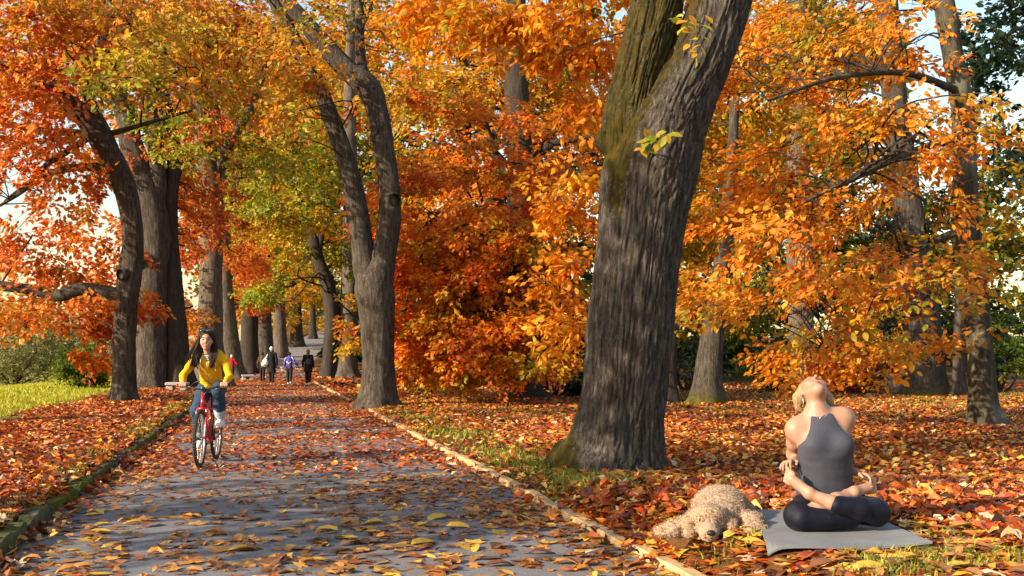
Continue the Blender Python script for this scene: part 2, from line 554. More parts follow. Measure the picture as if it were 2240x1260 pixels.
PAL = {   # (weight, colour)
 "redor": [(3, (0.66, 0.20, 0.03)), (3, (0.58, 0.14, 0.025)), (1.5, (0.46, 0.08, 0.02)), (2.5, (0.70, 0.30, 0.04)), (1.5, (0.62, 0.38, 0.05))],
 "leftyel": [(3, (0.62, 0.34, 0.03)), (2, (0.66, 0.24, 0.025)), (2.5, (0.42, 0.36, 0.03)), (1.5, (0.25, 0.27, 0.025))],
 "yelgr": [(3, (0.36, 0.36, 0.02)), (3, (0.20, 0.27, 0.016)), (2, (0.54, 0.42, 0.03)), (1, (0.62, 0.34, 0.02))],
 "beech": [(4, (0.74, 0.235, 0.014)), (3.5, (0.78, 0.33, 0.02)), (2.5, (0.66, 0.15, 0.012)), (0.5, (0.45, 0.07, 0.010)), (0.6, (0.48, 0.38, 0.02))],
 "beechtop": [(3, (0.66, 0.29, 0.016)), (3, (0.58, 0.36, 0.02)), (2, (0.62, 0.18, 0.012)), (1.5, (0.32, 0.30, 0.02))],
 "gold": [(4, (0.70, 0.30, 0.016)), (3.5, (0.66, 0.23, 0.012)), (1.8, (0.74, 0.40, 0.03)), (1.0, (0.54, 0.15, 0.01))],
 "goldol": [(3, (0.62, 0.35, 0.018)), (2, (0.46, 0.34, 0.02)), (2, (0.64, 0.24, 0.014)), (2, (0.26, 0.26, 0.02))],
 "olive": [(3, (0.20, 0.21, 0.018)), (3, (0.11, 0.14, 0.018)), (2, (0.36, 0.29, 0.02)), (1, (0.52, 0.28, 0.015))],
 "green": [(3, (0.07, 0.12, 0.015)), (2, (0.11, 0.17, 0.02)), (1, (0.22, 0.24, 0.02))],
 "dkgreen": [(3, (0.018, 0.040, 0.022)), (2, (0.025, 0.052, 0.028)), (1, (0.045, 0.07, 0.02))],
 "hazegr": [(3, (0.32, 0.34, 0.15)), (2, (0.26, 0.30, 0.14)), (1, (0.42, 0.41, 0.18))],  # mist is put into these paled leaf colours
 "red": [(3, (0.34, 0.045, 0.012)), (2, (0.26, 0.03, 0.012)), (1, (0.48, 0.10, 0.015))],
 "litter": [(4, (0.54, 0.13, 0.018)), (3, (0.36, 0.075, 0.018)), (2, (0.66, 0.23, 0.03)), (3, (0.14, 0.04, 0.018)), (1.2, (0.70, 0.40, 0.07)), (1.6, (0.50, 0.07, 0.014)), (0.9, (0.74, 0.52, 0.32)), (1.2, (0.075, 0.03, 0.018))],  # palest and darkest entries paint in sunlit leaf edges and shaded gaps
 "litterY": [(3, (0.66, 0.39, 0.05)), (2, (0.62, 0.27, 0.03)), (1, (0.46, 0.14, 0.03)), (1.2, (0.68, 0.50, 0.14))],
 "litterB": [(3, (0.34, 0.13, 0.035)), (3, (0.42, 0.18, 0.05)), (2.5, (0.54, 0.23, 0.045)), (1.5, (0.20, 0.08, 0.035)), (1.5, (0.62, 0.32, 0.06)), (1, (0.48, 0.12, 0.025))],
}
def pick(pal, n, r=None):
    r = r or rng
    w = np.array([p[0] for p in PAL[pal]], float); c = np.array([p[1] for p in PAL[pal]])
    return c[r.choice(len(w), n, p=w / w.sum())] * (1 + r.normal(0, 0.12, (n, 1)))
# ------------------------------------------------------------------ trees
def stem_geo(ctrl, n=40, step=0.12, amp=0.012, freq=9.0, seed=1, roots=0.0, ground=None, stretch=0.055, knots=()):
    """ctrl rows (x, y, z, r). Furrowed bark in the surface itself; buttress roots at the foot"""
    p = spline(ctrl, step=step)
    pts, rad = p[:, :3], np.maximum(p[:, 3], 0.004)
    T, N, B = frames(pts)
    ln = np.concatenate([[0], np.cumsum(np.linalg.norm(np.diff(pts, axis=0), axis=1))])
    th = np.linspace(0, 2 * PI, n, endpoint=False)
    ct, st = np.cos(th), np.sin(th)
    R = np.repeat(rad[:, None], n, 1)
    q3 = np.stack([ct[None] * R * freq, st[None] * R * freq, np.repeat((ln * freq * stretch)[:, None], n, 1)], -1) + seed * 13.7
    warp = fbm(q3 * np.array([0.4, 0.4, 2.0]), 2, seed + 5)[..., None] * np.array([1.3, 1.3, 0.4])
    a = noise3(q3 + warp, seed); b = noise3(q3 * np.array([2.1, 2.1, 4.0]) + warp * 2, seed + 9)
    ridge = sstep(0.0, 0.34, np.abs(2 * a - 1))   # long plates parted by narrow furrows
    a2 = noise3(q3 * np.array([1.7, 1.7, 3.2]) + warp * 1.5 + 40, seed + 21)
    cracks = sstep(0.0, 0.2, np.abs(2 * a2 - 1))
    b2 = noise3(q3 * np.array([3.6, 3.6, 22.0]), seed + 33)
    h = np.minimum(ridge, 0.5 + 0.5 * cracks) * 0.85 + (b - 0.5) * 0.3 + (b2 - 0.5) * 0.28
    lump = fbm(np.stack([ct[None] * R * 1.6, st[None] * R * 1.6, np.repeat((ln * 0.9)[:, None], n, 1)], -1) + seed * 3.1, 3, seed + 2) - 0.5
    # where the stem is thin the relief is finer
    R2 = R + amp * h * np.minimum(1, R / 0.25) + lump * R * 0.22
    if roots > 0:
        g0 = ctrl[0][2] if ground is None else ground
        ht = np.maximum(0, pts[:, 2] - g0)
        ph = seed * 1.3
        lob = 0.5 + 0.5 * np.cos(5 * th + ph + 0.7 * np.sin(2 * th + ph))
        R2 = R2 * (1 + roots * np.exp(-ht / 0.28)[:, None] * (0.35 + 0.9 * lob[None] ** 2))
    v = pts[:, None] + R2[..., None] * (ct[None, :, None] * N[:, None] + st[None, :, None] * B[:, None])
    m = len(pts)
    i = np.arange(m - 1)[:, None]; j = np.arange(n)[None]; jn = (j + 1) % n
    q = np.stack([i * n + j, i * n + jn, (i + 1) * n + jn, (i + 1) * n + j], -1).reshape(-1, 4)
    return v.reshape(-1, 3), q, pts, rad

def px_ctrl(pts, z):
    """rows (u, v, width px[, depth offset]) -> world rows (x, y, z, r)"""
    out = []
    for r in pts:
        zz = z + (r[3] if len(r) > 3 else 0.0)
        p = P(r[0], r[1], zz)
        out.append([*p, r[2] / 2.0 / F * zz])
    return out

def in_ellipsoid(n, c, rad, power=2.3, r=None):
    r = r or rng
    d = nrm(r.normal(size=(n, 3)))
    return c + d * rad * (r.random((n, 1)) ** (1 / power))

class Sprays:
    """flat leafy twigs spread through the crown's volume"""
    def __init__(s):
        s.pos, s.d, s.n, s.size, s.col, s.twigs = [], [], [], [], [], []
    def fill(s, c, rad, axis, nleaf, leaf, pal, per=18, span=0.55, flat=0.35, droop=0.25, spread=None, power=2.3, clump=0.18):
        ncl = max(1, int(nleaf / per))
        # sprays gather on boughs, so gaps stay open between them
        nb = max(4, int(ncl / 14))
        boughs = in_ellipsoid(nb, c, rad * 0.92, power)
        which = rng.integers(0, nb, ncl)
        off = rng.normal(0, 1, (ncl, 3)) * np.array([1.0, 1.0, 0.34]) * np.mean(rad) * (spread or 0.26)
        cc = boughs[which] + off
        q = (cc - c) / rad
        L = np.linalg.norm(q, axis=1)
        over = L > 1.08
        cc[over] = c + (q[over] / L[over, None]) * rad * (0.8 + 0.25 * rng.random((over.sum(), 1)))
        out = cc - axis
        out[:, 2] *= 0.3
        d = nrm(nrm(out) + rng.normal(0, 0.45, (ncl, 3)))
        d[:, 2] -= droop
        d = nrm(d)
        up = np.array([0, 0, 1.0]) + 0.75 * nrm(out) + rng.normal(0, flat, (ncl, 3))    # leaves turn outward to the light
        side = nrm(np.cross(up, d)); nn = np.cross(d, side)
        base = pick(pal, nb)
        cl = base[which] * (1 + rng.normal(0, clump, (ncl, 1)))
        t = rng.random((ncl, per)); sg = np.where(np.arange(per)[None] % 2, 1.0, -1.0)
        sp_ = span * (0.7 + 0.6 * rng.random((ncl, 1)))
        wide = sp_ * 0.28 * rng.random((ncl, per)) * (1.1 - t)
        pos = cc[:, None] + d[:, None] * (t * sp_)[..., None] + side[:, None] * (sg * wide)[..., None] + nn[:, None] * (rng.normal(0, 0.05, (ncl, per)) - 0.12 * t * t * sp_)[..., None]
        ld = d[:, None] * (0.55 + 0.5 * rng.random((ncl, per, 1))) + side[:, None] * (sg * (0.3 + rng.random((ncl, per))))[..., None] + rng.normal(0, 0.28, (ncl, per, 3))
        ld[..., 2] -= 0.25
        ln = nn[:, None] + rng.normal(0, 0.5, (ncl, per, 3))
        col = cl[:, None] * (1 + rng.normal(0, 0.16, (ncl, per, 1)))
        own = rng.random((ncl, per)) < 0.35
        alt = pick(pal, ncl * per).reshape(ncl, per, 3)
        col = np.where(own[..., None], alt, col)
        s.pos.append(pos.reshape(-1, 3)); s.d.append(ld.reshape(-1, 3)); s.n.append(ln.reshape(-1, 3))
        s.size.append(leaf * (0.65 + 0.6 * rng.random(ncl * per))); s.col.append(col.reshape(-1, 3))
        s.twigs.append((cc, d, sp_[:, 0]))
        return boughs
    def arrays(s):
        return np.concatenate(s.pos), np.concatenate(s.d), np.concatenate(s.n), np.concatenate(s.size), np.concatenate(s.col)

def bough_tubes(mb, limbs, ends, r0=0.05, n=5, maxn=60, sag=0.10):
    """boughs from the nearest limb out to the sprays"""
    lp = np.concatenate([l[0] for l in limbs]); lr = np.concatenate([l[1] for l in limbs])
    idx = rng.permutation(len(ends))[:maxn]
    for e in ends[idx]:
        dist = np.linalg.norm((lp - e) * np.array([1, 1, 1.3]), axis=1) + 2.0 * np.maximum(0, lp[:, 2] - e[2] - 0.3)
        k = int(np.argmin(dist + rng.random(len(lp)) * 0.6))
        a = lp[k]; L = np.linalg.norm(e - a)
        if L < 0.3: continue
        mid1 = a + (e - a) * 0.35 + np.array([0, 0, sag * L]) + rng.normal(0, 0.09 * L, 3)
        mid2 = a + (e - a) * 0.7 + np.array([0, 0, sag * L * 0.6]) + rng.normal(0, 0.09 * L, 3)
        r = min(lr[k] * 0.5, r0 * (0.35 + L / 8), 0.07)
        c = spline([[*a, r], [*mid1, r * 0.75], [*mid2, r * 0.5], [*e, r * 0.18]], count=4)
        mb.tube(c[:, :3], c[:, 3], n, cap=False)

def twig_geo(sprays, frac=0.5, r=0.006):
    """thin three-sided twigs under the sprays"""
    V, T = [], []
    n0 = 0
    for cc, d, L in sprays.twigs:
        k = rng.random(len(cc)) < frac
        a = cc[k] - d[k] * 0.25; b = cc[k] + d[k] * (L[k] * 0.9)[:, None]
        if not len(a): continue
        s1 = nrm(np.cross(d[k], [0.1, 0.2, 1.0])); s2 = np.cross(d[k], s1)
        ring = [s1, -0.5 * s1 + 0.87 * s2, -0.5 * s1 - 0.87 * s2]
        v = np.stack([a + r * x for x in ring] + [b], 1)
        f = np.array([[0, 1, 3], [1, 2, 3], [2, 0, 3]])
        V.append(v.reshape(-1, 3)); T.append((f[None] + (np.arange(len(a)) * 4)[:, None, None]).reshape(-1, 3) + n0)
        n0 += len(a) * 4
    return np.concatenate(V), np.concatenate(T)

def big_leaf_parts(sp, root, count, mats, shape="oval"):
    """the leaves that show largest stand as pieces of their own; returns the mask of leaves left over"""
    pos, d, n, size, col = sp.arrays()
    u = CX + pos[:, 0] / pos[:, 1] * F; v = CY - (pos[:, 2] - H) / pos[:, 1] * F
    inside = (u > 0) & (u < 2240) & (v > 0) & (v < 900)
    score = np.where(inside, size / pos[:, 1], 0)
    pick_ = np.argsort(-score)[:count]
    keep = np.ones(len(pos), bool); keep[pick_] = False
    dd = nrm(d[pick_]); nn = nrm(n[pick_] - dd * np.sum(n[pick_] * dd, -1, keepdims=True)); bb = np.cross(nn, dd)
    loc0 = np.array(root.location)
    from mathutils import Matrix
    # shared meshes by colour
    K = 10
    order = np.argsort(col[pick_][:, 1])
    shared = []
    for k in range(K):
        cm = col[pick_][order[k::K]].mean(0)
        tv, tf, tc = leaf_geo(shape, np.zeros((1, 3)), np.array([[1.0, 0, 0]]), np.array([[0, 0, 1.0]]), np.array([1.0]), col[pick_][order[min(len(order) - 1, int((k + 0.5) * len(order) / K))]][None], jit=0.02, colvar=0.08)
        shared.append(raw_mesh("leaf", tv, tf, mats, True, col=tc))
    for i in range(len(pick_)):
        r_ = int(np.where(order == i)[0][0])
        o = bpy.data.objects.new("leaf", shared[min(K - 1, r_ * K // len(pick_))])
        sc = size[pick_][i]
        mat = Matrix(((dd[i][0] * sc, bb[i][0] * sc, nn[i][0] * sc, pos[pick_][i][0] - loc0[0]), (dd[i][1] * sc, bb[i][1] * sc, nn[i][1] * sc, pos[pick_][i][1] - loc0[1]), (dd[i][2] * sc, bb[i][2] * sc, nn[i][2] * sc, pos[pick_][i][2] - loc0[2]), (0, 0, 0, 1)))
        COL.objects.link(o); o.parent = root; o.matrix_local = mat
    return keep

LEAVES = 0
def make_tree(name, label, stems, base, crown=(), leaf=0.16, shape="rhomb", bark="bark_grey", z=None, group=None, n=36, step=0.15, amp=0.02, freq=8, roots=0.5,
              cover=2.0, per=18, span=0.6, moss=None, boughs=50, r0=0.06, seed=1, leaf_parts=0, extra=None, droop=0.25, twig=0.4, ext=None, spread=None):
    """stems in photo pixels; base = (u, v) where it meets the ground"""
    global LEAVES
    z = z or ground_at(*base)
    x = (base[0] - CX) / F * z
    g0 = float(terrain(x, z))
    root = empty(name, (x, z, g0))
    tag(root, label, "tree", group)
    mb = MB(); ms = []
    limbs = []
    for si, st in enumerate(stems):
        c = px_ctrl(st, z)
        if si == 0:
            c[0][2] = g0 + 0.02
            c = [[c[0][0], c[0][1], g0 - 0.35, c[0][3] * 1.05]] + c
        nn = n if si == 0 else max(10, int(n * min(1, 1.1 * c[0][3] / 0.3)))
        if c[0][3] < 0.06: nn = 8
        v, q, pts, rad = stem_geo(c, max(8, int(nn * (1.0 if n > 200 else 0.8))), step * (1.0 if n > 200 else 1.25), amp, freq, seed + si * 3, roots if si == 0 else 0, g0)
        limbs.append((pts, rad))
        mv = moss(v, g0) if moss else np.zeros(len(v))
        ms.append(mv); mb.add(v - np.array(root.location), q)
    tr = mb.build("trunk", M[bark], root, attrs={"moss": np.concatenate(ms)})
    if crown:
        sp = Sprays(); ends = []
        lp = np.concatenate([l[0] for l in limbs])
        for e in crown:
            u, v, ru, rv, dz, rz = e[:6]
            pal = e[6]; cv = e[7] if len(e) > 7 else cover; lf = e[8] if len(e) > 8 else leaf
            zz = z + dz
            c = P(u, v, zz); rad = np.array([ru / F * zz, rz, rv / F * zz])
            area = PI * rad[0] * rad[2]
            nl = int(1.55 * cv * area / (lf * lf * 0.56 * 0.5 * 0.62))
            ax = np.array([lp[:, 0].mean(), lp[:, 1].mean(), c[2]])
            b = sp.fill(c, rad, ax, nl, lf, pal, per=per, span=span, droop=droop, spread=spread)
            ends.append(b)
        keep = None
        if leaf_parts:
            keep = big_leaf_parts(sp, root, leaf_parts, M["leaf"])
        pos, d, nv, size, col = sp.arrays()
        if keep is not None: pos, d, nv, size, col = pos[keep], d[keep], nv[keep], size[keep], col[keep]
        loc = np.array(root.location)
        V, T, Cc = leaf_geo(shape, pos - loc, d, nv, size, col)
        LEAVES += len(pos)
        cr = obj("crown", raw_mesh("crown", V, T, M["leaf"], False, col=Cc), root)
        cr["kind"] = "stuff"
        bm_ = MB()
        limbs2 = [(l[0][l[0][:, 2] > g0 + 1.2], l[1][l[0][:, 2] > g0 + 1.2]) for l in limbs]
        bough_tubes(bm_, limbs2, np.concatenate(ends), r0=r0, maxn=boughs)
        tv, tt = twig_geo(sp, twig, r=0.005 * z / 20)
        bm_.add(tv, None, tt)
        bm_.v = [vv - loc for vv in bm_.v]
        nvv = sum(len(vv) for vv in bm_.v)
        br = bm_.build("branches", M["bark_dark"], root, attrs={"moss": np.zeros(nvv)}); br["kind"] = "stuff"
    return root, limbs

def layers(u0, v0, ru, rv, n, dz, pal, cv=1.3, lu=(70, 130), lv=(16, 28), rz=0.9, seed=0):
    """flat boughs at many levels, with air between them"""
    r = np.random.default_rng(seed + 900)
    out = []
    for k in range(n):
        a = r.random() * 2 * PI; q = math.sqrt(r.random())
        L = lu[0] + (lu[1] - lu[0]) * r.random(); t = lv[0] + (lv[1] - lv[0]) * r.random()
        p = pal if isinstance(pal, str) else pal[int(r.integers(0, len(pal)))]
        out.append((u0 + math.cos(a) * q * ru, v0 + math.sin(a) * q * rv, L, t, dz[0] + (dz[1] - dz[0]) * r.random(), rz * (0.7 + 0.6 * r.random()), p, cv * (0.7 + 0.6 * r.random())))
    return out

# moss masks
def moss_low(v, g0):
    return 0.55 * np.exp(-(np.maximum(0, v[:, 2] - g0)) / 0.5) + 0.12
def moss_some(v, g0):
    return 0.22 + 0.25 * (fbm(v * 0.9, 2, 31) - 0.5)

# --- the big tree beside the path
zb = ground_at(1345, 1030)
def moss_big(v, g0):
    u = CX + v[:, 0] / v[:, 1] * F; w = CY - (v[:, 2] - H) / v[:, 1] * F
    centre = np.interp(w, [0, 120, 230, 330, 430, 560, 700, 850, 960, 1030], [1585, 1540, 1475, 1420, 1408, 1394, 1378, 1364, 1352, 1340])
    m = np.zeros(len(v))
    # mossy streak down from the fork on the lit side, and the foot
    k = sstep(250, 330, w) * (1 - sstep(430, 560, w))
    m += 0.62 * k * np.exp(-((u - np.interp(w, [250, 400, 560], [1360, 1350, 1345])) / 28.0) ** 2)
    m += 0.6 * sstep(760, 1010, w) * (1 - sstep(1245, 1300, u))
    m += 0.55 * (1 - sstep(330, 400, w)) * (1 - sstep(-45, 5, u - (centre - 20)))
    return m + 0.05
bigtree, big_limbs = make_tree("beech_tree", "massive ridged tree trunk with mossy fork between the path and the yoga mat",
    [[(1342, 1036, 205), (1350, 985, 188), (1358, 920, 178), (1366, 850, 172), (1378, 700, 172), (1394, 560, 172), (1406, 460, 182), (1424, 370, 196), (1452, 290, 182), (1490, 210, 150), (1530, 130, 132), (1566, 40, 122), (1600, -80, 112), (1660, -260, 90)],
     [(1400, 420, 110), (1385, 340, 118), (1380, 260, 112), (1398, 170, 100), (1420, 90, 102), (1440, 0, 100, 0.1), (1450, -120, 85, 0.3), (1440, -260, 60, 0.4)],
     [(1385, 365, 66), (1352, 334, 52), (1326, 314, 40), (1313, 304, 36), (1307, 299, 30), (1304, 297, 8)]],
    (1345, 1030), bark="bark_near", n=270, step=0.028, amp=0.036, freq=25, roots=0.40, moss=moss_big, seed=4,
    crown=[(1110, 30, 230, 85, 3.5, 1.2, "gold", 2.2), (1330, -60, 260, 60, 1.5, 1.5, "gold", 1.6), (1245, 420, 95, 50, 4.0, 0.8, "gold", 1.6), (1245, 590, 80, 55, 4.2, 0.7, "gold", 1.5), (1235, 690, 75, 70, 4.0, 0.7, "gold", 1.3),
           (1270, 130, 90, 110, 4.0, 1.0, "gold", 1.3), (1520, 40, 30, 40, -0.6, 0.2, "yelgr", 0.8)],
    leaf=0.125, shape="oval", per=14, span=0.5, boughs=10, r0=0.014, leaf_parts=300, twig=0.8)

# --- avenue trees on the left of the path
avenue = "trees lining the path"
make_tree("avenue_tree", "foremost tree left of the cyclist with low limb reaching left and a sawn knot",
    [[(271, 879, 56), (271, 840, 49), (272, 760, 45), (276, 680, 44), (284, 600, 50), (290, 540, 44), (288, 480, 44), (272, 410, 48), (244, 350, 52), (222, 310, 46), (190, 262, 44), (150, 225, 38), (70, 172, 30), (0, 142, 25), (-120, 90, 20)],
     [(250, 350, 40), (228, 290, 30), (205, 240, 26), (195, 200, 22), (210, 130, 20), (235, 40, 16), (245, -60, 12)],
     [(262, 648, 34), (230, 640, 30), (180, 632, 26), (130, 646, 26), (70, 634, 22), (0, 624, 20), (-100, 600, 16)],
     [(245, 372, 22), (215, 366, 18), (160, 368, 15), (110, 378, 12), (60, 402, 8), (10, 440, 5)],
     [(222, 305, 24), (170, 292, 18), (100, 286, 14), (0, 270, 12), (-60, 262, 10)],
     [(200, 296, 16), (150, 330, 14), (100, 362, 12), (60, 410, 9), (0, 450, 6)],
     [(215, 300, 14), (300, 276, 10), (360, 258, 8), (420, 242, 5)],
     [(278, 602, 34, -0.1), (268, 600, 30, -0.28), (262, 600, 22, -0.36)]],
    (272, 879), bark="bark_grey", n=72, step=0.06, amp=0.022, freq=9, roots=0.3, seed=2, group=avenue,
    crown=[(60, 660, 250, 70, 0.5, 3.0, "redor", 1.9), (210, 735, 45, 70, 1.0, 1.2, "redor", 1.5), (60, 560, 220, 60, 1.0, 2.2, "redor", 0.85), (120, 480, 150, 60, 2.0, 2.0, "redor", 0.6), (-60, 420, 120, 130, 0, 3, "redor", 0.7),
           (100, 300, 230, 80, -1, 2.5, "redor", 1.5), (170, 420, 90, 60, 0, 2.0, "redor", 0.7), (60, 130, 260, 110, -2, 3, "redor", 1.8), (200, 20, 260, 90, -3, 3, "leftyel", 1.5), (330, 150, 130, 120, -4, 2, "leftyel", 0.8)],
    leaf=0.17, span=0.6, boughs=60, r0=0.035)

make_tree("avenue_tree", "broad furrowed trunk just behind the foremost tree left of the cyclist",
    [[(335, 850, 76), (334, 800, 66), (333, 700, 64), (335, 600, 60), (340, 520, 62), (330, 450, 62), (306, 380, 56), (286, 310, 48), (276, 250, 44), (246, 180, 40), (230, 90, 34), (240, 0, 30), (250, -100, 24)],
     [(338, 470, 40), (345, 400, 34), (338, 300, 34), (318, 200, 32), (300, 120, 28), (285, 40, 26), (275, -80, 20)],
     [(325, 560, 30, -0.2), (320, 575, 34, -0.5), (318, 580, 26, -0.6)]],
    (335, 850), bark="bark_grey", n=56, step=0.1, amp=0.025, freq=7, roots=0.3, seed=5, group=avenue,
    crown=[(340, 120, 200, 120, 0, 4, "leftyel", 1.1), (330, 330, 130, 110, 2, 3, "redor", 1.1), (300, 10, 260, 70, 0, 4, "redor", 1.5), (390, 300, 80, 110, -3, 2, "yelgr", 0.6)],
    leaf=0.2, span=0.8, boughs=50)

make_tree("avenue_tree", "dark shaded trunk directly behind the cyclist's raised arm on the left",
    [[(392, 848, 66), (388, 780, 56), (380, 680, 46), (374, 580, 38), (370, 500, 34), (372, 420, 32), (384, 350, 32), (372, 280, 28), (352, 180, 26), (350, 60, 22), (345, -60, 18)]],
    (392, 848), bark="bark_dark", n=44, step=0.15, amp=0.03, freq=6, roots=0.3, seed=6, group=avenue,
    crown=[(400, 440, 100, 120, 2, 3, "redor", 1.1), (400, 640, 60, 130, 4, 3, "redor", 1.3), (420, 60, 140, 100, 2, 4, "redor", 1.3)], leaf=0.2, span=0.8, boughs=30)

make_tree("avenue_tree", "tall pale lit trunk rising right behind the cyclist's head",
    [[(458, 840, 92), (458, 780, 62), (460, 700, 52), (462, 600, 48), (466, 500, 52), (462, 420, 50), (448, 320, 46), (436, 230, 44), (426, 140, 42), (420, 50, 38), (418, -80, 30)],
     [(468, 400, 26), (486, 345, 24), (510, 300, 20), (545, 240, 18), (580, 150, 14), (600, 60, 10)],
     [(446, 555, 20), (420, 535, 16), (395, 530, 12), (375, 520, 8)],
     [(462, 300, 24), (470, 200, 22), (452, 100, 20), (450, 0, 18)]],
    (458, 840), bark="bark_pale", n=52, step=0.13, amp=0.02, freq=6, roots=0.25, seed=8, group=avenue, moss=moss_some,
    crown=[(480, 210, 130, 140, 1, 4, "redor", 1.2), (540, 330, 90, 110, 0, 3, "yelgr", 0.9), (500, 40, 180, 80, 0, 4, "leftyel", 1.3), (520, 540, 60, 100, 3, 3, "redor", 1.2)], leaf=0.2, span=0.8, boughs=40)

make_tree("avenue_tree", "slender trunk close behind the pale trunk, above the child in red",
    [[(507, 828, 62), (503, 780, 48), (496, 700, 40), (490, 600, 34), (488, 500, 32), (482, 380, 30), (470, 250, 26), (455, 120, 22), (450, -40, 18)]],
    (507, 828), bark="bark_pale", n=40, step=0.16, amp=0.02, freq=6, roots=0.25, seed=9, group=avenue,
    crown=[(540, 640, 45, 90, 4, 3, "redor", 1.2), (560, 430, 80, 120, 3, 4, "leftyel", 1.0)], leaf=0.22, span=0.9, boughs=25)

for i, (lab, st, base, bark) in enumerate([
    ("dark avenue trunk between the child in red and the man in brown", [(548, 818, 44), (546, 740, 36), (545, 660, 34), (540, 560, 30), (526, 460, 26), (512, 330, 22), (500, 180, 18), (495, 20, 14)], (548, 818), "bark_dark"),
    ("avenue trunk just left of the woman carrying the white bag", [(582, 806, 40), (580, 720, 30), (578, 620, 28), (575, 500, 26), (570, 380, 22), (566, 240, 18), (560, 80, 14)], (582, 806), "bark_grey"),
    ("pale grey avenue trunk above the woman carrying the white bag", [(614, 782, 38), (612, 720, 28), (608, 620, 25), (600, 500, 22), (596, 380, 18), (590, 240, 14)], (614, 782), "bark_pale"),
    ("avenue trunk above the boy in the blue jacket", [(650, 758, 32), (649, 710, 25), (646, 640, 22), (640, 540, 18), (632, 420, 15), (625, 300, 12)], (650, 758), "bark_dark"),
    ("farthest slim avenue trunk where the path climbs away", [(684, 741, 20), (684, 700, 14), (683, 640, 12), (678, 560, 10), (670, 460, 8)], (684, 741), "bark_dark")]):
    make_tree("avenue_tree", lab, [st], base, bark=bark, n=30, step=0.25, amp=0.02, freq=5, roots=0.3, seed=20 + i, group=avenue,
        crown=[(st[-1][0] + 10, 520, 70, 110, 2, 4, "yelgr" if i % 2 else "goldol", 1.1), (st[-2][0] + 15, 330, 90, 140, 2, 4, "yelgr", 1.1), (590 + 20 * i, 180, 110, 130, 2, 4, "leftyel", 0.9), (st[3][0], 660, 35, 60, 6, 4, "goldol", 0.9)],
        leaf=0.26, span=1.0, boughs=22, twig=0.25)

# --- right of the path
make_tree("avenue_tree", "forked tree with two crooked limbs at the right edge of the path",
    [[(828, 892, 84), (828, 850, 72), (828, 790, 66), (827, 720, 72), (824, 660, 80), (820, 625, 84), (836, 570, 56), (850, 500, 48), (852, 440, 46), (848, 380, 45), (836, 300, 46), (822, 230, 46), (804, 190, 50), (765, 158, 42), (720, 110, 38), (670, 52, 36), (625, 0, 32), (560, -80, 26)],
     [(822, 660, 50), (803, 600, 54), (792, 540, 48), (784, 470, 44), (770, 400, 43), (748, 320, 38), (722, 250, 36), (698, 190, 32), (665, 130, 30), (630, 60, 28), (600, 0, 26), (570, -80, 20)],
     [(806, 205, 26), (792, 150, 24), (787, 90, 21), (787, 30, 20), (785, -80, 16)],
     [(790, 60, 10), (812, 10, 9), (830, -30, 8)],
     [(845, 440, 30), (858, 436, 34, -0.2), (863, 436, 24, -0.3)]],
    (828, 892), bark="bark_grey", n=84, step=0.06, amp=0.024, freq=9, roots=0.35, seed=12, moss=moss_some,
    crown=[(640, 130, 150, 130, -1, 2.5, "leftyel", 0.55), (640, 265, 55, 45, -2, 1.0, "leftyel", 0.9), (730, 240, 80, 60, 1, 2, "redor", 0.35), (700, 20, 200, 60, -1, 2.5, "leftyel", 0.8), (880, 130, 70, 70, 1, 2, "goldol", 0.35)],
    leaf=0.16, span=0.55, boughs=40, r0=0.035, per=12)

make_tree("avenue_tree", "dark tree leaning left over the path beyond the forked tree",
    [[(718, 826, 34), (722, 770, 30), (727, 700, 34), (718, 630, 30), (696, 570, 26), (682, 510, 22), (662, 465, 18), (648, 395, 15), (634, 330, 12), (620, 240, 9)],
     [(694, 560, 14), (700, 535, 13), (710, 490, 11), (738, 448, 9), (770, 420, 6)]],
    (718, 826), bark="bark_dark", n=36, step=0.2, amp=0.025, freq=6, roots=0.3, seed=31,
    crown=[(630, 380, 130, 150, -4, 4, "yelgr", 1.6), (720, 480, 90, 110, 2, 4, "yelgr", 1.3), (600, 600, 60, 90, -4, 3, "yelgr", 1.0), (690, 640, 50, 70, 6, 4, "goldol", 0.8), (600, 520, 60, 100, 2, 4, "goldol", 0.9)], leaf=0.24, span=0.9, boughs=40)
make_tree("avenue_tree", "straight trunk with one sunlit side beside the dark leaning tree",
    [[(756, 824, 56), (758, 780, 46), (762, 700, 42), (766, 620, 40), (768, 540, 36), (768, 440, 32), (765, 300, 28), (765, 150, 22), (770, 0, 16)]],
    (756, 824), bark="bark_pale", n=40, step=0.2, amp=0.025, freq=6, roots=0.3, seed=33,
    crown=[(780, 560, 40, 90, 3, 3, "goldol", 1.0), (770, 700, 36, 70, -6, 2, "goldol", 0.8), (740, 330, 90, 160, 3, 4, "yelgr", 0.8), (770, 120, 130, 120, 3, 4, "beechtop", 0.9)], leaf=0.24, span=0.9, boughs=25)

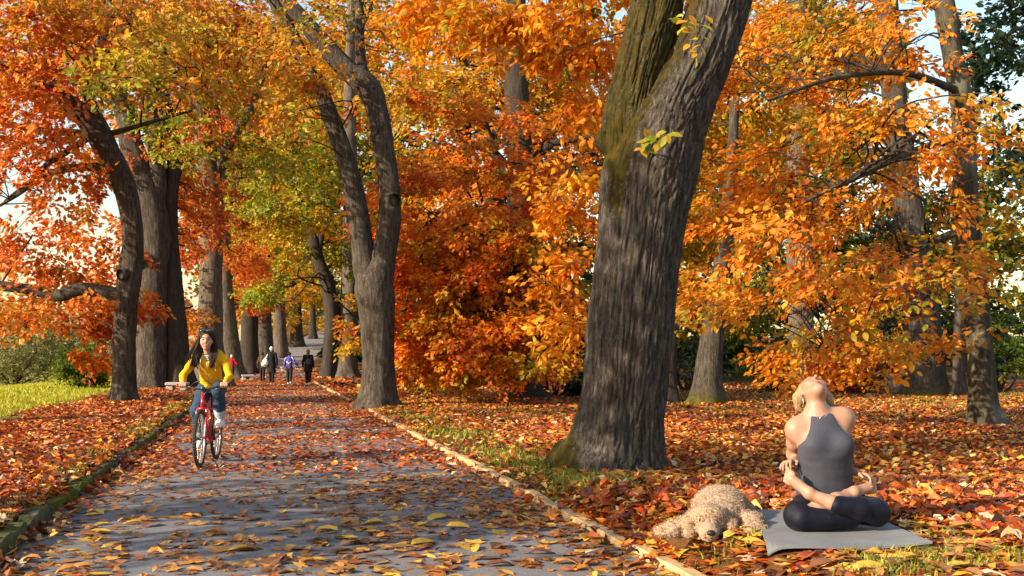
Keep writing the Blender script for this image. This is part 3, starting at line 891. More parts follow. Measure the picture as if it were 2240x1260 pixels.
# --- copper beech behind, branches sweeping to the ground
make_tree("copper_beech", "wide orange beech with branches sweeping to the ground behind the forked tree",
    [[(1140, 872, 90), (1138, 800, 70), (1135, 600, 62), (1140, 400, 58), (1132, 250, 54), (1130, 100, 46), (1128, -80, 36)],
     [(1138, 420, 26), (1085, 340, 20), (1040, 320, 14), (990, 330, 8)], [(1138, 380, 24), (1200, 320, 18), (1260, 305, 12), (1310, 300, 8)], [(1136, 480, 22), (1080, 440, 16), (1040, 470, 10), (1020, 520, 6)]],
    (1140, 872), bark="bark_dark", n=40, step=0.15, amp=0.02, freq=6, roots=0.3, seed=41,
    crown=layers(1060, 520, 235, 310, 66, (-4.4, -2.4), ["beech", "beech", "beech", "beechtop"], 1.15, (70, 125), (16, 30), 1.1, 1) + layers(960, 640, 120, 180, 22, (-4.0, -2.0), "beech", 1.2, (60, 100), (15, 26), 1.0, 2) + layers(1075, 745, 190, 95, 24, (-4.8, -3.4), ["beech", "beech", "beechtop"], 1.1, (60, 105), (14, 24), 0.9, 7)
        + [(1060, 500, 230, 250, 1.0, 1.6, "beech", 0.8), (1080, 720, 190, 110, 1.0, 1.5, "beech", 0.7), (1010, 800, 150, 36, -2.5, 1.4, "beechtop", 0.8)],
    leaf=0.15, span=0.55, boughs=110, r0=0.06, droop=0.3, spread=0.30)
make_tree("beech_tree", "tall golden beech above and behind the orange beech",
    [[(1010, 858, 50), (1010, 700, 44), (1012, 500, 38), (1015, 300, 32), (1010, 100, 26), (1005, -60, 20)]],
    (1010, 858), bark="bark_dark", n=28, step=0.3, amp=0.02, freq=6, roots=0.3, seed=43,
    crown=[(930, 180, 130, 120, -1, 3, "goldol", 1.1), (1090, 130, 170, 110, -1, 3, "beechtop", 1.5), (1250, 220, 120, 130, 0, 3, "beechtop", 1.3), (900, 400, 70, 130, 2, 3, "olive", 1.2), (960, 20, 160, 60, 0, 3, "beechtop", 0.9)],
    leaf=0.2, span=0.8, boughs=50)

# --- golden hornbeams on the right
make_tree("golden_tree", "slender leaning grey trunk near the right edge with golden layered branches",
    [[(2156, 932, 66), (2150, 890, 58), (2146, 800, 56), (2138, 700, 55), (2126, 580, 52), (2114, 450, 52), (2110, 330, 48), (2106, 240, 46), (2090, 150, 44), (2076, 70, 44), (2066, 10, 42), (2050, -100, 34)],
     [(2066, 20, 26), (2035, 5, 20), (1990, -10, 14), (1900, -40, 9)],
     [(2122, 500, 22), (2060, 520, 16), (1980, 560, 12), (1850, 640, 8), (1720, 690, 5)],
     [(2128, 560, 20), (2050, 640, 14, -1.5), (1940, 700, 10, -2.5), (1800, 760, 6, -3.5)],
     [(2110, 300, 20), (2000, 330, 15, -1), (1850, 400, 10, -2), (1700, 470, 6, -3)],
     [(2100, 200, 18), (1980, 160, 14, -1), (1830, 170, 10, -2), (1680, 220, 6, -3)]],
    (2156, 932), bark="bark_beech", n=64, step=0.07, amp=0.012, freq=8, roots=0.45, seed=51, moss=moss_some,
    crown=layers(1800, 640, 330, 190, 52, (-6, 1), ["gold", "gold", "gold", "goldol"], 1.0, (70, 130), (13, 24), 0.9, 3) + layers(1730, 270, 260, 290, 46, (-4, 2), ["gold", "gold", "goldol"], 0.95, (70, 120), (16, 28), 1.0, 4)
        + layers(2110, 430, 110, 250, 16, (-5, 1), ["gold", "goldol"], 0.9, (50, 90), (14, 24), 0.8, 5) + layers(2000, 60, 150, 80, 7, (-2, 1), "gold", 0.7, (50, 80), (14, 24), 0.9, 6),
    leaf=0.125, shape="oval", per=14, span=0.5, boughs=150, r0=0.045, leaf_parts=300, twig=0.8, droop=0.2, spread=0.30)

make_tree("background_tree", "flared grey trunk in shade just right of the big ridged trunk",
    [[(1545, 882, 74), (1547, 840, 60), (1553, 780, 52), (1562, 700, 46), (1574, 620, 40), (1586, 530, 34), (1596, 420, 28), (1605, 280, 22), (1610, 100, 16)]],
    (1545, 882), bark="bark_grey", n=48, step=0.12, amp=0.015, freq=7, roots=0.4, seed=55, moss=moss_low,
    crown=[(1600, 420, 110, 120, 2, 2.5, "goldol", 1.2), (1590, 200, 120, 160, 2, 2.5, "goldol", 1.3), (1560, 650, 90, 60, 2, 2, "olive", 0.9)], leaf=0.17, boughs=30)
make_tree("background_tree", "dark trunk half hidden behind the big ridged trunk",
    [[(1462, 882, 46), (1462, 820, 38), (1466, 720, 34), (1470, 600, 30), (1480, 450, 26), (1485, 250, 20)]],
    (1462, 882), bark="bark_dark", n=36, step=0.15, amp=0.015, freq=7, roots=0.35, seed=57,
    crown=[(1500, 520, 90, 130, 3, 2.5, "goldol", 1.2), (1500, 300, 90, 160, 3, 2.5, "goldol", 1.1)], leaf=0.17, boughs=20)
make_tree("background_tree", "straight grey trunk behind the golden branches above the yoga woman's head",
    [[(1757, 838, 64), (1756, 780, 56), (1752, 680, 54), (1749, 560, 54), (1747, 400, 50), (1745, 220, 46), (1744, 60, 42), (1744, -80, 36)]],
    (1757, 838), bark="bark_pale", n=44, step=0.18, amp=0.02, freq=6, roots=0.25, seed=59,
    crown=[(1740, 280, 130, 130, 3, 3, "olive", 1.0), (1700, 80, 160, 120, 3, 3, "goldol", 1.1), (1650, 600, 100, 140, 3, 3, "olive", 1.1)], leaf=0.24, span=0.9, boughs=25)
make_tree("background_tree", "thick grey trunk with pale lichen patches standing beside the red bush",
    [[(2025, 866, 96), (2024, 830, 82), (2021, 750, 76), (2012, 650, 72), (2000, 550, 66), (1984, 440, 60), (1966, 300, 55), (1952, 150, 50), (1940, 0, 44), (1934, -80, 36)]],
    (2025, 866), bark="bark_grey", n=52, step=0.13, amp=0.02, freq=7, roots=0.3, seed=61, moss=moss_low,
    crown=[(1900, 230, 120, 140, 2, 2.5, "goldol", 0.7), (1850, 400, 130, 110, 2, 2.5, "olive", 1.0), (2000, 600, 140, 70, 2, 2.5, "goldol", 0.8)], leaf=0.18, boughs=30)
make_tree("background_tree", "slim grey trunk between the lichen trunk and the leaning right-edge trunk",
    [[(2098, 868, 34), (2098, 800, 26), (2100, 700, 24), (2102, 560, 20), (2104, 400, 16)]],
    (2098, 868), bark="bark_grey", n=28, step=0.2, amp=0.012, freq=7, roots=0.3, seed=63, crown=[(2110, 450, 60, 100, 2, 2, "olive", 0.6)], leaf=0.18, boughs=10)

# --- unseen avenue tree, added so its crown shades the foreground of the path
off = empty("avenue_tree", (-10.4, 4.6, 0.1))
tag(off, "unseen tree added beside the viewpoint so its crown shades the near path", "tree", avenue)
v_, q_, p_, r_ = stem_geo([[-10.4, 4.6, -0.3, 0.42], [-10.4, 4.6, 0.2, 0.36], [-10.4, 4.7, 2.0, 0.3], [-10.2, 4.6, 4.0, 0.26], [-9.9, 4.4, 6.5, 0.16], [-9.8, 4.4, 8.5, 0.06]], 36, 0.15, 0.02, 8, 77, 0.4, 0.1)
obj("trunk", raw_mesh("trunk", v_ - np.array(off.location), q_, M["bark_grey"], attrs={"moss": np.zeros(len(v_))}), off)
so = Sprays()
bo = so.fill(np.array([-9.4, 4.7, 5.8]), np.array([2.6, 3.1, 2.9]), np.array([-10, 4.6, 5.0]), 10500, 0.17, "leftyel")
po, do, no, sz, co = so.arrays()
V, T, Cc = leaf_geo("rhomb", po - np.array(off.location), do, no, sz, co)
oc = obj("crown", raw_mesh("crown", V, T, M["leaf"], False, col=Cc), off); oc["kind"] = "stuff"
mbo = MB(); bough_tubes(mbo, [(p_[8:], r_[8:])], bo, maxn=40); mbo.v = [x - np.array(off.location) for x in mbo.v]
mbo_o = mbo.build("branches", M["bark_dark"], off, attrs={"moss": np.zeros(sum(len(x) for x in mbo.v))})
mbo_o["kind"] = "stuff"
off2 = empty("avenue_tree", (-12.2, 17.0, 0.0))  # outside the view, added to dapple the ground with shade
tag(off2, "unseen avenue tree added left of the path for dappled shade", "tree", avenue)
v_, q_, p_, r_ = stem_geo([[-12.2, 17, -0.4, 0.42], [-12.2, 17, 0.1, 0.36], [-12.2, 17.1, 2.5, 0.3], [-12.0, 17, 5.0, 0.24], [-11.8, 16.8, 8.0, 0.14], [-11.8, 16.8, 10.5, 0.05]], 36, 0.15, 0.02, 8, 79, 0.4, 0.0)
obj("trunk", raw_mesh("trunk", v_ - np.array(off2.location), q_, M["bark_grey"], attrs={"moss": np.zeros(len(v_))}), off2)
so = Sprays()
bo = so.fill(np.array([-11.8, 15.6, 7.4]), np.array([2.9, 4.2, 3.0]), np.array([-12, 17, 7.0]), 7000, 0.17, "leftyel", spread=0.2)
po, do, no, sz, co = so.arrays()
V, T, Cc = leaf_geo("rhomb", po - np.array(off2.location), do, no, sz, co)
oc = obj("crown", raw_mesh("crown", V, T, M["leaf"], False, col=Cc), off2); oc["kind"] = "stuff"
mbo = MB(); bough_tubes(mbo, [(p_[12:], r_[12:])], bo, maxn=40); mbo.v = [x - np.array(off2.location) for x in mbo.v]
mbo_o = mbo.build("branches", M["bark_dark"], off2, attrs={"moss": np.zeros(sum(len(x) for x in mbo.v))}); mbo_o["kind"] = "stuff"
print("LEAVES", LEAVES, flush=True)
# ------------------------------------------------------------------ woods, shrubs and rock behind
def foliage_mass(name, blobs, leaf, per=14, span=1.2, droop=0.1, parent_loc=(0, 0, 0), shape="rhomb"):
    sp = Sprays()
    for (u, v, ru, rv, z, rz, pal, cv) in blobs:
        c = P(u, v, z); rad = np.array([ru / F * z, rz, rv / F * z])
        nl = int(cv * PI * rad[0] * rad[2] / (leaf * leaf * 0.56 * 0.31))
        sp.fill(c, rad, c - np.array([0, 0, rad[2]]), nl, leaf, pal, per=per, span=span, droop=droop)
    pos, d, n, size, col = sp.arrays()
    return leaf_geo(shape, pos - np.array(parent_loc), d, n, size, col), sp

(V, T, C_), _ = foliage_mass("far_wood", [
    (300, 560, 200, 130, 75, 4, "redor", 0.7), (420, 720, 120, 100, 80, 4, "redor", 1.3), (560, 600, 120, 150, 100, 5, "goldol", 1.3), (650, 560, 160, 120, 120, 6, "yelgr", 1.2), (620, 300, 220, 180, 110, 6, "leftyel", 1.0),
    (300, 200, 260, 200, 80, 5, "redor", 1.0), (100, 100, 260, 140, 80, 5, "redor", 0.9), (720, 700, 70, 60, 125, 4, "goldol", 1.0), (790, 520, 90, 140, 90, 5, "goldol", 1.2), (520, 100, 200, 150, 90, 5, "redor", 1.0),
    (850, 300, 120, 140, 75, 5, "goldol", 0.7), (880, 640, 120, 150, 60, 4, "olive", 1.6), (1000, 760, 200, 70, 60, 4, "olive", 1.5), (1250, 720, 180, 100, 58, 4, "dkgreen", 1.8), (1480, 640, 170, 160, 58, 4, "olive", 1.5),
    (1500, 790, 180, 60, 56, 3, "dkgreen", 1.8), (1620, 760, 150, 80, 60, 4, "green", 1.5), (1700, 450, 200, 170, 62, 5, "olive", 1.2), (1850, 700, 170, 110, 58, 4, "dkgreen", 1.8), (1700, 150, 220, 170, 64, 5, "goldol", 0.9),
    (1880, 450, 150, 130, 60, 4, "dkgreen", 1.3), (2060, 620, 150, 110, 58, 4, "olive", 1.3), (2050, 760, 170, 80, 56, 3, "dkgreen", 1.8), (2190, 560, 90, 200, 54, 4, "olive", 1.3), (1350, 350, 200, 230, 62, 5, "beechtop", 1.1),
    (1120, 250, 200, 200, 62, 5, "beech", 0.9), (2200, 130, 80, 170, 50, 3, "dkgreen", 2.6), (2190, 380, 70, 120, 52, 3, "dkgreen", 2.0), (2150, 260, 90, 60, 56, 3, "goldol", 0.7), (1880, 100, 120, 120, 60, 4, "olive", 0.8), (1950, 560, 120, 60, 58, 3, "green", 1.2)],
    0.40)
(V2, T2, C2_), _ = foliage_mass("far_wood", [(u, v + (i % 2) * 40, 105, 95, 82 + 6 * (i % 3), 4, ("dkgreen", "dkgreen", "olive")[(i * 7) % 3], 2.0)
    for i, (u, v) in enumerate([(u, v) for v in (770, 640, 510, 380) for u in range(850, 2300, 150)]) if not (1890 < u < 2160 and v < 500)]
    + [(u, v, 120, 110, 86, 4, ("goldol", "olive", "beechtop")[(u // 10) % 3], 1.1) for v in (240, 110, -10) for u in range(840, 1900, 170)]
    + [(u, v, 100, 90, 135, 5, ("goldol", "olive", "yelgr")[(u // 10) % 3], 1.6) for v in (650, 520, 390, 260, 130) for u in range(520, 830, 110)], 0.72, span=1.9)
V, T, C_ = join_geo([(V, T, C_), (V2, T2, C2_)])
tag(obj("distant_wood", raw_mesh("distant_wood", V, T, M["leaf"], False, col=C_)), "mass of orange, olive and dark green woodland behind the park trees", "woodland", kind="stuff")

def shrub(name, label, u, v, ru, rv, pal, leaf=0.12, cover=2.4, z=None, depth=1.0, dome=True, group=None):
    z = z or ground_at(u, v)
    x = (u - CX) / F * z; g0 = float(terrain(x, z))
    root = empty(name, (x, z, g0)); tag(root, label, "shrub", group)
    rx, rz = ru / F * z, rv / F * z
    sp = Sprays()
    c = np.array([x, z, g0 + rz * 0.92]); rad = np.array([rx, depth * rx, rz])
    nl = int(cover * PI * rx * rz / (leaf * leaf * 0.56 * 0.31))
    sp.fill(c, rad, np.array([x, z, g0]), nl, leaf, pal, per=12, span=0.35, droop=0.0, power=4)
    pos, d, n, size, col = sp.arrays()
    V, T, C_ = leaf_geo("rhomb", pos - np.array(root.location), d, n, size, col)
    cr = obj("foliage", raw_mesh("foliage", V, T, M["leaf"], False, col=C_), root); cr["kind"] = "stuff"
    mb = MB()
    for k in range(9):
        e = in_ellipsoid(1, c, rad * 0.8)[0] - np.array(root.location)
        mb.tube(spline([[0, 0, -0.1, 0.05], [*(e * 0.5 + rng.normal(0, .1, 3)), 0.03], [*e, 0.008]], count=4)[:, :3], [0.05] * 4 + [0.03] * 4 + [0.008], 5)
    mb.build("stems", M["bark_dark"], root, attrs={"moss": np.zeros(sum(len(a) for a in mb.v))})
    return root
shrub("shrub", "dark red bush beside the grey rock behind the yoga woman", 1850, 862, 95, 62, "red", 0.13)
shrub("shrub", "low green bush under the golden branches left of the yoga woman's head", 1690, 858, 75, 40, "green", 0.14)
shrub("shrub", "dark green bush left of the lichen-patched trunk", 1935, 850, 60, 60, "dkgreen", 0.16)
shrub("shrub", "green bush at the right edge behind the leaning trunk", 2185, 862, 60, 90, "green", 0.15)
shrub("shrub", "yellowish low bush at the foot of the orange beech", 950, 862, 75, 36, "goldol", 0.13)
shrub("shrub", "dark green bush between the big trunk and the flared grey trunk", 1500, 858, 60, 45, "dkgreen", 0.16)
shrub("shrub", "low dark bush added for the shade under the orange beech beside the big trunk", 1215, 868, 80, 28, "dkgreen", 0.14)  # added bush, its dark leaves stand in for the shadow under the beech
shrub("shrub", "dark clipped round bush on the sunlit lawn at the left", 176, 848, 50, 46, "green", 0.12, 5.0)
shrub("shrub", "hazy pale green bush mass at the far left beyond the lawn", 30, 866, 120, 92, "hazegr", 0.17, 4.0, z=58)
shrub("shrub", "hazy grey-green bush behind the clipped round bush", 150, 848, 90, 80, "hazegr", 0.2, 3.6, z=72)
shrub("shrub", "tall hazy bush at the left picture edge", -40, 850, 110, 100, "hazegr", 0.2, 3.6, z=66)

# rock
rk = on_ground(1956, 862)
mb = MB(); mb.ball((0, 0, 0), (0.27, 0.3, 0.42), 24, 16)
vv = mb.v[0]; vv[:] = vv * (0.7 + 0.6 * fbm(vv * 3.0 + 5, 3, 8)[:, None]); vv[:, 0] += vv[:, 2] * -0.35
M["rock"] = plain("grey_rock", (0.32, 0.29, 0.28), 0.85, 0.4, 6, 0.8)
o = mb.build("rock", M["rock"]); o.location = rk + np.array([0, 0, 0.28])
tag(o, "pale grey boulder at the foot of the red bush", "rock")

# pale stone benches beside the avenue trees
M["bench"] = plain("pale_bench_stone", (0.36, 0.33, 0.30), 0.7, 0.15, 12, 0.3)
def bench(label, u, v, w, dz=0.0, rz=0.3):
    p = on_ground(u, v)
    e = empty("stone_bench", p, rz); tag(e, label, "bench", "pale stone benches along the path")
    mb = MB(); mb.box((0, 0, 0.24), (w, 0.45, 0.10), bev=0.02); mb.build("seat", M["bench"], e, smooth=False)
    for sx in (-1, 1):
        mb = MB(); mb.box((sx * w * 0.30, 0, 0.09), (0.2, 0.36, 0.196), bev=0.015); mb.build("leg", M["bench"], e, smooth=False)
bench("pale stone bench between the tree trunks left of the cyclist's arm", 388, 856, 0.7, rz=0.1)
bench("small white stone bench between the child in red and the man in brown", 542, 832, 0.62)
bench("white stone bench seen just right of the woman in the black coat with the bag", 628, 812, 0.8)

# ------------------------------------------------------------------ fallen leaves
def density_noise(x, y, f, seed): return fbm(np.stack([x * f, y * f, 0 * x], -1), 3, seed)

FREE = []      # (x, y, rx, ry) kept clear of loose leaves
def scatter(n, zlo, zhi, side, power=1.0):
    """points on the ground inside the view, denser near the eye"""
    z = zlo * (zhi / zlo) ** rng.random(n) if power == 0 else (zlo ** power + (zhi ** power - zlo ** power) * rng.random(n)) ** (1 / power)
    lo, hi = -0.52 * z - 0.6, 0.52 * z + 0.6
    c = xc(z)
    if side == "path": lo, hi = np.maximum(lo, c - HALF), np.minimum(hi, c + HALF)
    if side == "right": lo = np.maximum(lo, c + HALF + 0.07)
    if side == "left": hi = np.minimum(hi, c - HALF - 0.1); lo = np.maximum(lo, c - HALF - 6.0)
    x = lo + (hi - lo) * rng.random(n)
    return x[hi > lo], z[hi > lo], (hi - lo)[hi > lo]

litter_parts = []
def litter(x, y, pal, shape_mix, size, lift, tilt, curl=1.0):
    n = len(x)
    z = terrain(x, y) + 0.008 + lift * rng.random(n)
    pos = np.stack([x, y, z], -1)
    a = rng.random(n) * 2 * PI
    d = np.stack([np.cos(a), np.sin(a), rng.normal(0, tilt * 0.7, n)], -1)
    nv = np.stack([rng.normal(0, tilt, n), rng.normal(0, tilt, n), np.ones(n)], -1)
    sz = size * (0.6 + 0.7 * rng.random(n))
    col = pick(pal, n)
    pos -= nrm(d) * sz[:, None] * 0.45
    # keep every leaf on top of the ground
    pos[:, 2] += np.maximum(0, -nrm(d)[:, 2] * sz * 0.1) + sz * 0.10 * np.abs(nrm(nv)[:, 0])
    r = rng.random(n); acc = 0
    for sh, w in shape_mix:
        k = (r >= acc) & (r < acc + w); acc += w
        if k.sum():
            litter_parts.append(leaf_geo(sh, pos[k], d[k], nv[k], sz[k], col[k], jit=0.035, curl=curl * np.clip(rng.normal(0.5, 0.9, k.sum()), -1.2, 1.6), colvar=0.10))

MATQ = np.array([(1.36, 5.88), (2.35, 5.93), (2.40, 7.29), (1.61, 7.50)])      # ground under the yoga mat
def keep_clear(x, y, z0=None):
    ok = np.ones(len(x), bool)
    ins = np.ones(len(x), bool)
    for a_, b_ in zip(MATQ, np.roll(MATQ, -1, 0)):
        ins &= ((b_[0] - a_[0]) * (y - a_[1]) - (b_[1] - a_[1]) * (x - a_[0])) > 0
    ok &= ~ins
    for (cx_, cy_, rx, ry) in FREE:
        ok &= ((x - cx_) / rx) ** 2 + ((y - cy_) / ry) ** 2 > 1
    return ok
BT = np.array(bigtree.location)
FREE.append((BT[0], BT[1], 0.52, 0.5))
FREE.append((1.28, 7.0, 0.30, 0.36))     # the sleeping dog

# deep litter under the trees on the right
x, y, w = scatter(112000, 5.1, 38, "right", 1.05)
dn = density_noise(x, y, 0.7, 61)
# grassy gaps beside the boards and at the very front
s_ = x - xc(y) - HALF
gap = (np.exp(-((s_ - 0.55) / 0.85) ** 2) * sstep(7.8, 10, y) * (1 - sstep(21, 25, y)) * 0.9 + (1 - sstep(5.7, 6.4, y)) * 0.3 + 0.55 * sstep(22, 30, y) * sstep(0.45, 0.6, dn))
k = (rng.random(len(x)) > gap) & keep_clear(x, y)
k &= rng.random(len(x)) < 0.45 + 0.75 * sstep(0.36, 0.58, density_noise(x, y, 0.5, 83))      # drifts and thin places
x, y = x[k], y[k]
low = (y < 6.75) & (x < 2.75)            # pressed flat round the mat and the dog
litter(x[low], y[low], "litter", (("maple", .4), ("curl", .3), ("oval", .3)), 0.115, 0.012, 0.12, 0.5)
x, y = x[~low], y[~low]
nearm = y < 9.5
litter(x[nearm], y[nearm], "litter", (("maple", .5), ("curl", .3), ("oval", .2)), 0.112, 0.045, 0.38, 0.9)
far = ~nearm & (rng.random(len(x)) < 0.20)
litter(x[far], y[far], "litterY", (("oval", .12), ("rhomb", .88)), 0.095, 0.05, 0.5)
far = ~nearm & ~far
litter(x[far], y[far], "litter", (("oval", .12), ("rhomb", .88)), 0.095, 0.05, 0.5)
# yellow leaves on the grassy strip
x, y, w = scatter(4200, 5.2, 28, "right", 0.8)
s_ = x - xc(y) - HALF; k = (s_ < 1.9) & (rng.random(len(x)) < 0.75) & keep_clear(x, y); x, y = x[k], y[k]
litter(x, y, "litterY", (("oval", .6), ("curl", .4)), 0.105, 0.015, 0.22, 0.6)
# lighter scatter over the far lawn
x, y, w = scatter(16000, 18, 48, "right", 1.0); k = keep_clear(x, y)
litter(x[k], y[k], "litter", (("rhomb", 1.0),), 0.14, 0.05, 0.5)
x, y, w = scatter(7000, 36, 75, "right", 1.0); k = x - xc(y) < 14
litter(x[k], y[k], "litter", (("rhomb", 1.0),), 0.30, 0.05, 0.5)
x, y, w = scatter(2500, 46, 80, "left", 1.0); litter(x, y, "litter", (("rhomb", 1.0),), 0.30, 0.05, 0.5)
x, y, w = scatter(1500, 50, 78, "path", 1.0); litter(x, y, "litter", (("rhomb", 1.0),), 0.20, 0.02, 0.3)
# leaves lying over the boards and the kerb
y = 6 + 30 * rng.random(420) ** 1.2; x = xc(y) + HALF + 0.03 + rng.normal(0, 0.12, 420); litter(x, y, "litter", (("maple", .4), ("curl", .3), ("oval", .3)), 0.12, 0.07, 0.4)
y = 6 + 34 * rng.random(1500) ** 1.4; x = xc(y) - HALF - 0.03 + rng.normal(0, 0.10, 1500); litter(x, y, "litter", (("maple", .4), ("curl", .3), ("oval", .3)), 0.12, 0.05, 0.5)
# leaf bank on the left verge
x, y, w = scatter(70000, 6.2, 48, "left", 0.85)
d_ = -(x - xc(y)) - HALF
k = rng.random(len(x)) < (0.35 + 0.65 * sstep(0.15, 0.7, d_)) * (1 - sstep(2.3, 3.4, d_ + 1.5 * (density_noise(x, y, 0.4, 5) - 0.5)))
x, y = x[k], y[k]; nearm = y < 10.5
litter(x[nearm], y[nearm], "litter", (("maple", .55), ("curl", .3), ("oval", .15)), 0.10, 0.05, 0.45)
litter(x[~nearm], y[~nearm], "litter", (("oval", .15), ("rhomb", .85)), 0.105, 0.05, 0.5)
# leaves on the asphalt, drifting thicker towards both edges and farther away
x, y, w = scatter(62000, 6.2, 58, "path", 0.75)
s_ = np.abs(x - xc(y)) / HALF
dens = 0.30 + 0.6 * sstep(0.55, 0.98, s_) + 0.10 * sstep(9, 20, y)
dens = dens * (0.45 + 1.1 * sstep(0.35, 0.62, density_noise(x, y, 0.9, 44)))
k = (rng.random(len(x)) < dens) & ~((y < 10) & (rng.random(len(x)) < 0.25 + 0.4 * (1 - sstep(7.5, 10, y))))
x, y = x[k], y[k]; nearm = y < 12
nn_ = y < 9.2
litter(x[nn_], y[nn_], "litterB", (("curl", .40), ("maple", .40), ("oval", .20)), 0.110, 0.010, 0.16, 0.6)
litter(x[nearm & ~nn_], y[nearm & ~nn_], "litterB", (("curl", .45), ("maple", .3), ("oval", .25)), 0.098, 0.010, 0.16, 0.6)
litter(x[~nearm], y[~nearm], "litter", (("oval", .2), ("rhomb", .8)), 0.092, 0.02, 0.3)
V, T, C_ = join_geo(litter_parts)
tag(obj("leaf_litter", raw_mesh("leaf_litter", V, T, M["litter"], False, col=C_)), "carpet of fallen autumn leaves over path, verge and lawn", "leaf litter", kind="stuff")

# the nearest fallen leaves, one by one
var, TINT = [], []
for i in range(12):
    sh = ("curl", "maple", "oval", "curl")[i % 4]
    pal = "litterB" if i % 3 else "litterY"
    tv, tf, tc = leaf_geo(sh, np.zeros((1, 3)) - np.array([[0.45, 0, -0.02]]), np.array([[1.0, 0, 0]]), np.array([[0, 0, 1.0]]), np.array([1.0]), pick(pal, 1), jit=0.03, curl=np.array([0.35 + rng.random() * 0.5]), colvar=0.10)
    tv[:, 2] -= tv[:, 2].min()
    c0 = tc.mean(0)
    TINT.append("yellow" if c0[1] > 0.33 else "golden" if c0[1] > 0.27 else "orange" if c0[0] > 0.5 else "rusty" if c0[0] > 0.38 else "tan-brown" if c0[0] > 0.27 else "dark brown")
    var.append(raw_mesh("fallen_leaf", tv, tf, M["litter"], False, col=tc))
SHN = ("curled", "lobed", "oval", "rolled")
spots = []
for side, cnt in (("path", 210), ("right", 90)):
    xx, yy, w = scatter(4000, 6.3 if side == "path" else 5.2, 9.2 if side == "path" else 7.4, side, 0.5)
    inview = np.abs(xx / yy) < 0.466
    xx, yy = xx[inview], yy[inview]
    if side == "right":
        kk = (xx - xc(yy) - HALF < 3.2) & keep_clear(xx, yy)
        xx, yy = xx[kk], yy[kk]
    spots += [(a_, b_, side) for a_, b_ in zip(xx[:cnt], yy[:cnt])]
for i, (a_, b_, side) in enumerate(spots):
    k = int(rng.integers(0, 12))
    o = bpy.data.objects.new("fallen_leaf", var[k]); COL.objects.link(o)
    s_ = 0.11 + 0.10 * rng.random()
    o.scale = (s_, s_ * (0.85 + 0.3 * rng.random()), s_)
    o.location = (a_, b_, float(terrain(a_, b_)) + (0.008 if side == "path" else 0.022))
    o.rotation_euler = (rng.normal(0, 0.07), rng.normal(0, 0.07), rng.random() * 6.28)
    w_ = (a_ - xc(b_)) / HALF
    if side == "path":
        across = ("close to the mossy kerb", "left of the path's middle", "on the path's middle", "right of the path's middle", "close to the timber boards")[int(np.clip((w_ + 1) * 2.5, 0, 4))]
        depth = "at the very front" if b_ < 7.1 else ("a step back from the front" if b_ < 8.1 else "two steps back from the front")
        where = across + " " + depth
    else:
        across = "beside the timber boards" if w_ < 1.35 else ("in front of the yoga mat" if w_ < 2.0 else "right of the yoga mat")
        where = across + (" at the very front" if b_ < 6.2 else " a step back")
    tag(o, "%s %s fallen leaf %s" % (TINT[k], SHN[k % 4], where), "leaf", "fallen leaves in the foreground")

# ------------------------------------------------------------------ grass
def grass(n, zlo, zhi, side, cond, hgt, col, wid=0.006):
    x, y, w = scatter(n, zlo, zhi, side, 0.7)
    k = cond(x, y); x, y = x[k], y[k]; n = len(x)
    z = terrain(x, y)
    h = hgt * (0.5 + rng.random(n)); a = rng.random(n) * 2 * PI
    wd = wid * np.maximum(1, y / 9)
    b = np.stack([np.cos(a) * wd, np.sin(a) * wd, 0 * a], -1); p = np.stack([x, y, z], -1)
    lean = np.stack([rng.normal(0, .5, n) * h, rng.normal(0, .5, n) * h, h], -1)
    mid = p + lean * np.array([0.35, 0.35, 0.6])
    v = np.stack([p - b, p + b, mid - b * 0.7, mid + b * 0.7, p + lean], 1).reshape(-1, 3)
    f = (np.array([[0, 1, 3], [0, 3, 2], [2, 3, 4]])[None] + (np.arange(n) * 5)[:, None, None]).reshape(-1, 3)
    c = np.repeat((np.array(col)[rng.integers(0, len(col), n)] * (1 + rng.normal(0, .15, (n, 1))))[:, None], 5, 1).reshape(-1, 3)
    return v, f, np.clip(c, 0.002, 1)
GC = [(0.16, 0.20, 0.02), (0.28, 0.28, 0.03), (0.10, 0.14, 0.015), (0.40, 0.34, 0.05)]
def c1(x, y):
    s = x - xc(y) - HALF
    return (rng.random(len(x)) < np.exp(-((s - 0.55) / 0.7) ** 2) * (0.15 + 0.85 * sstep(0.42, 0.6, density_noise(x, y, 1.2, 9)))) & keep_clear(x, y)
def c2(x, y):
    d = -(x - xc(y)) - HALF
    return rng.random(len(x)) < np.exp(-((d - 0.16) / 0.26) ** 2) * (0.2 + 0.8 * sstep(0.4, 0.6, density_noise(x, y, 1.0, 19)))
gp = [grass(90000, 6.3, 26, "right", c1, 0.06, GC), grass(40000, 20, 40, "right", lambda x, y: (rng.random(len(x)) < 0.7 * sstep(0.45, 0.6, density_noise(x, y, 0.7, 61))) & keep_clear(x, y), 0.07, GC), grass(50000, 5.1, 7.0, "right", lambda x, y: rng.random(len(x)) < 0.16 * (1 - sstep(5.8, 6.8, y)) * sstep(0.47, 0.62, density_noise(x, y, 1.6, 29)) * keep_clear(x, y), 0.05, GC),
      grass(70000, 6.3, 40, "left", c2, 0.065, GC)]
xg, yg = [], []
def lawn_cond(x, y): return rng.random(len(x)) < 0.9
n = 42000
yy = 14 + 46 * rng.random(n) ** 0.8; dd = 3.4 + 14 * rng.random(n); xx = xc(yy) - HALF - dd
k = (xx / yy > -0.5); xx, yy = xx[k], yy[k]; n = len(xx)
p = np.stack([xx, yy, terrain(xx, yy)], -1); a_ = rng.random(n) * 2 * PI; wd = 0.012 * np.maximum(1, yy / 20)
b = np.stack([np.cos(a_) * wd, np.sin(a_) * wd, 0 * a_], -1); ln = np.stack([rng.normal(0, .04, n), rng.normal(0, .04, n), 0.06 + 0.06 * rng.random(n)], -1)
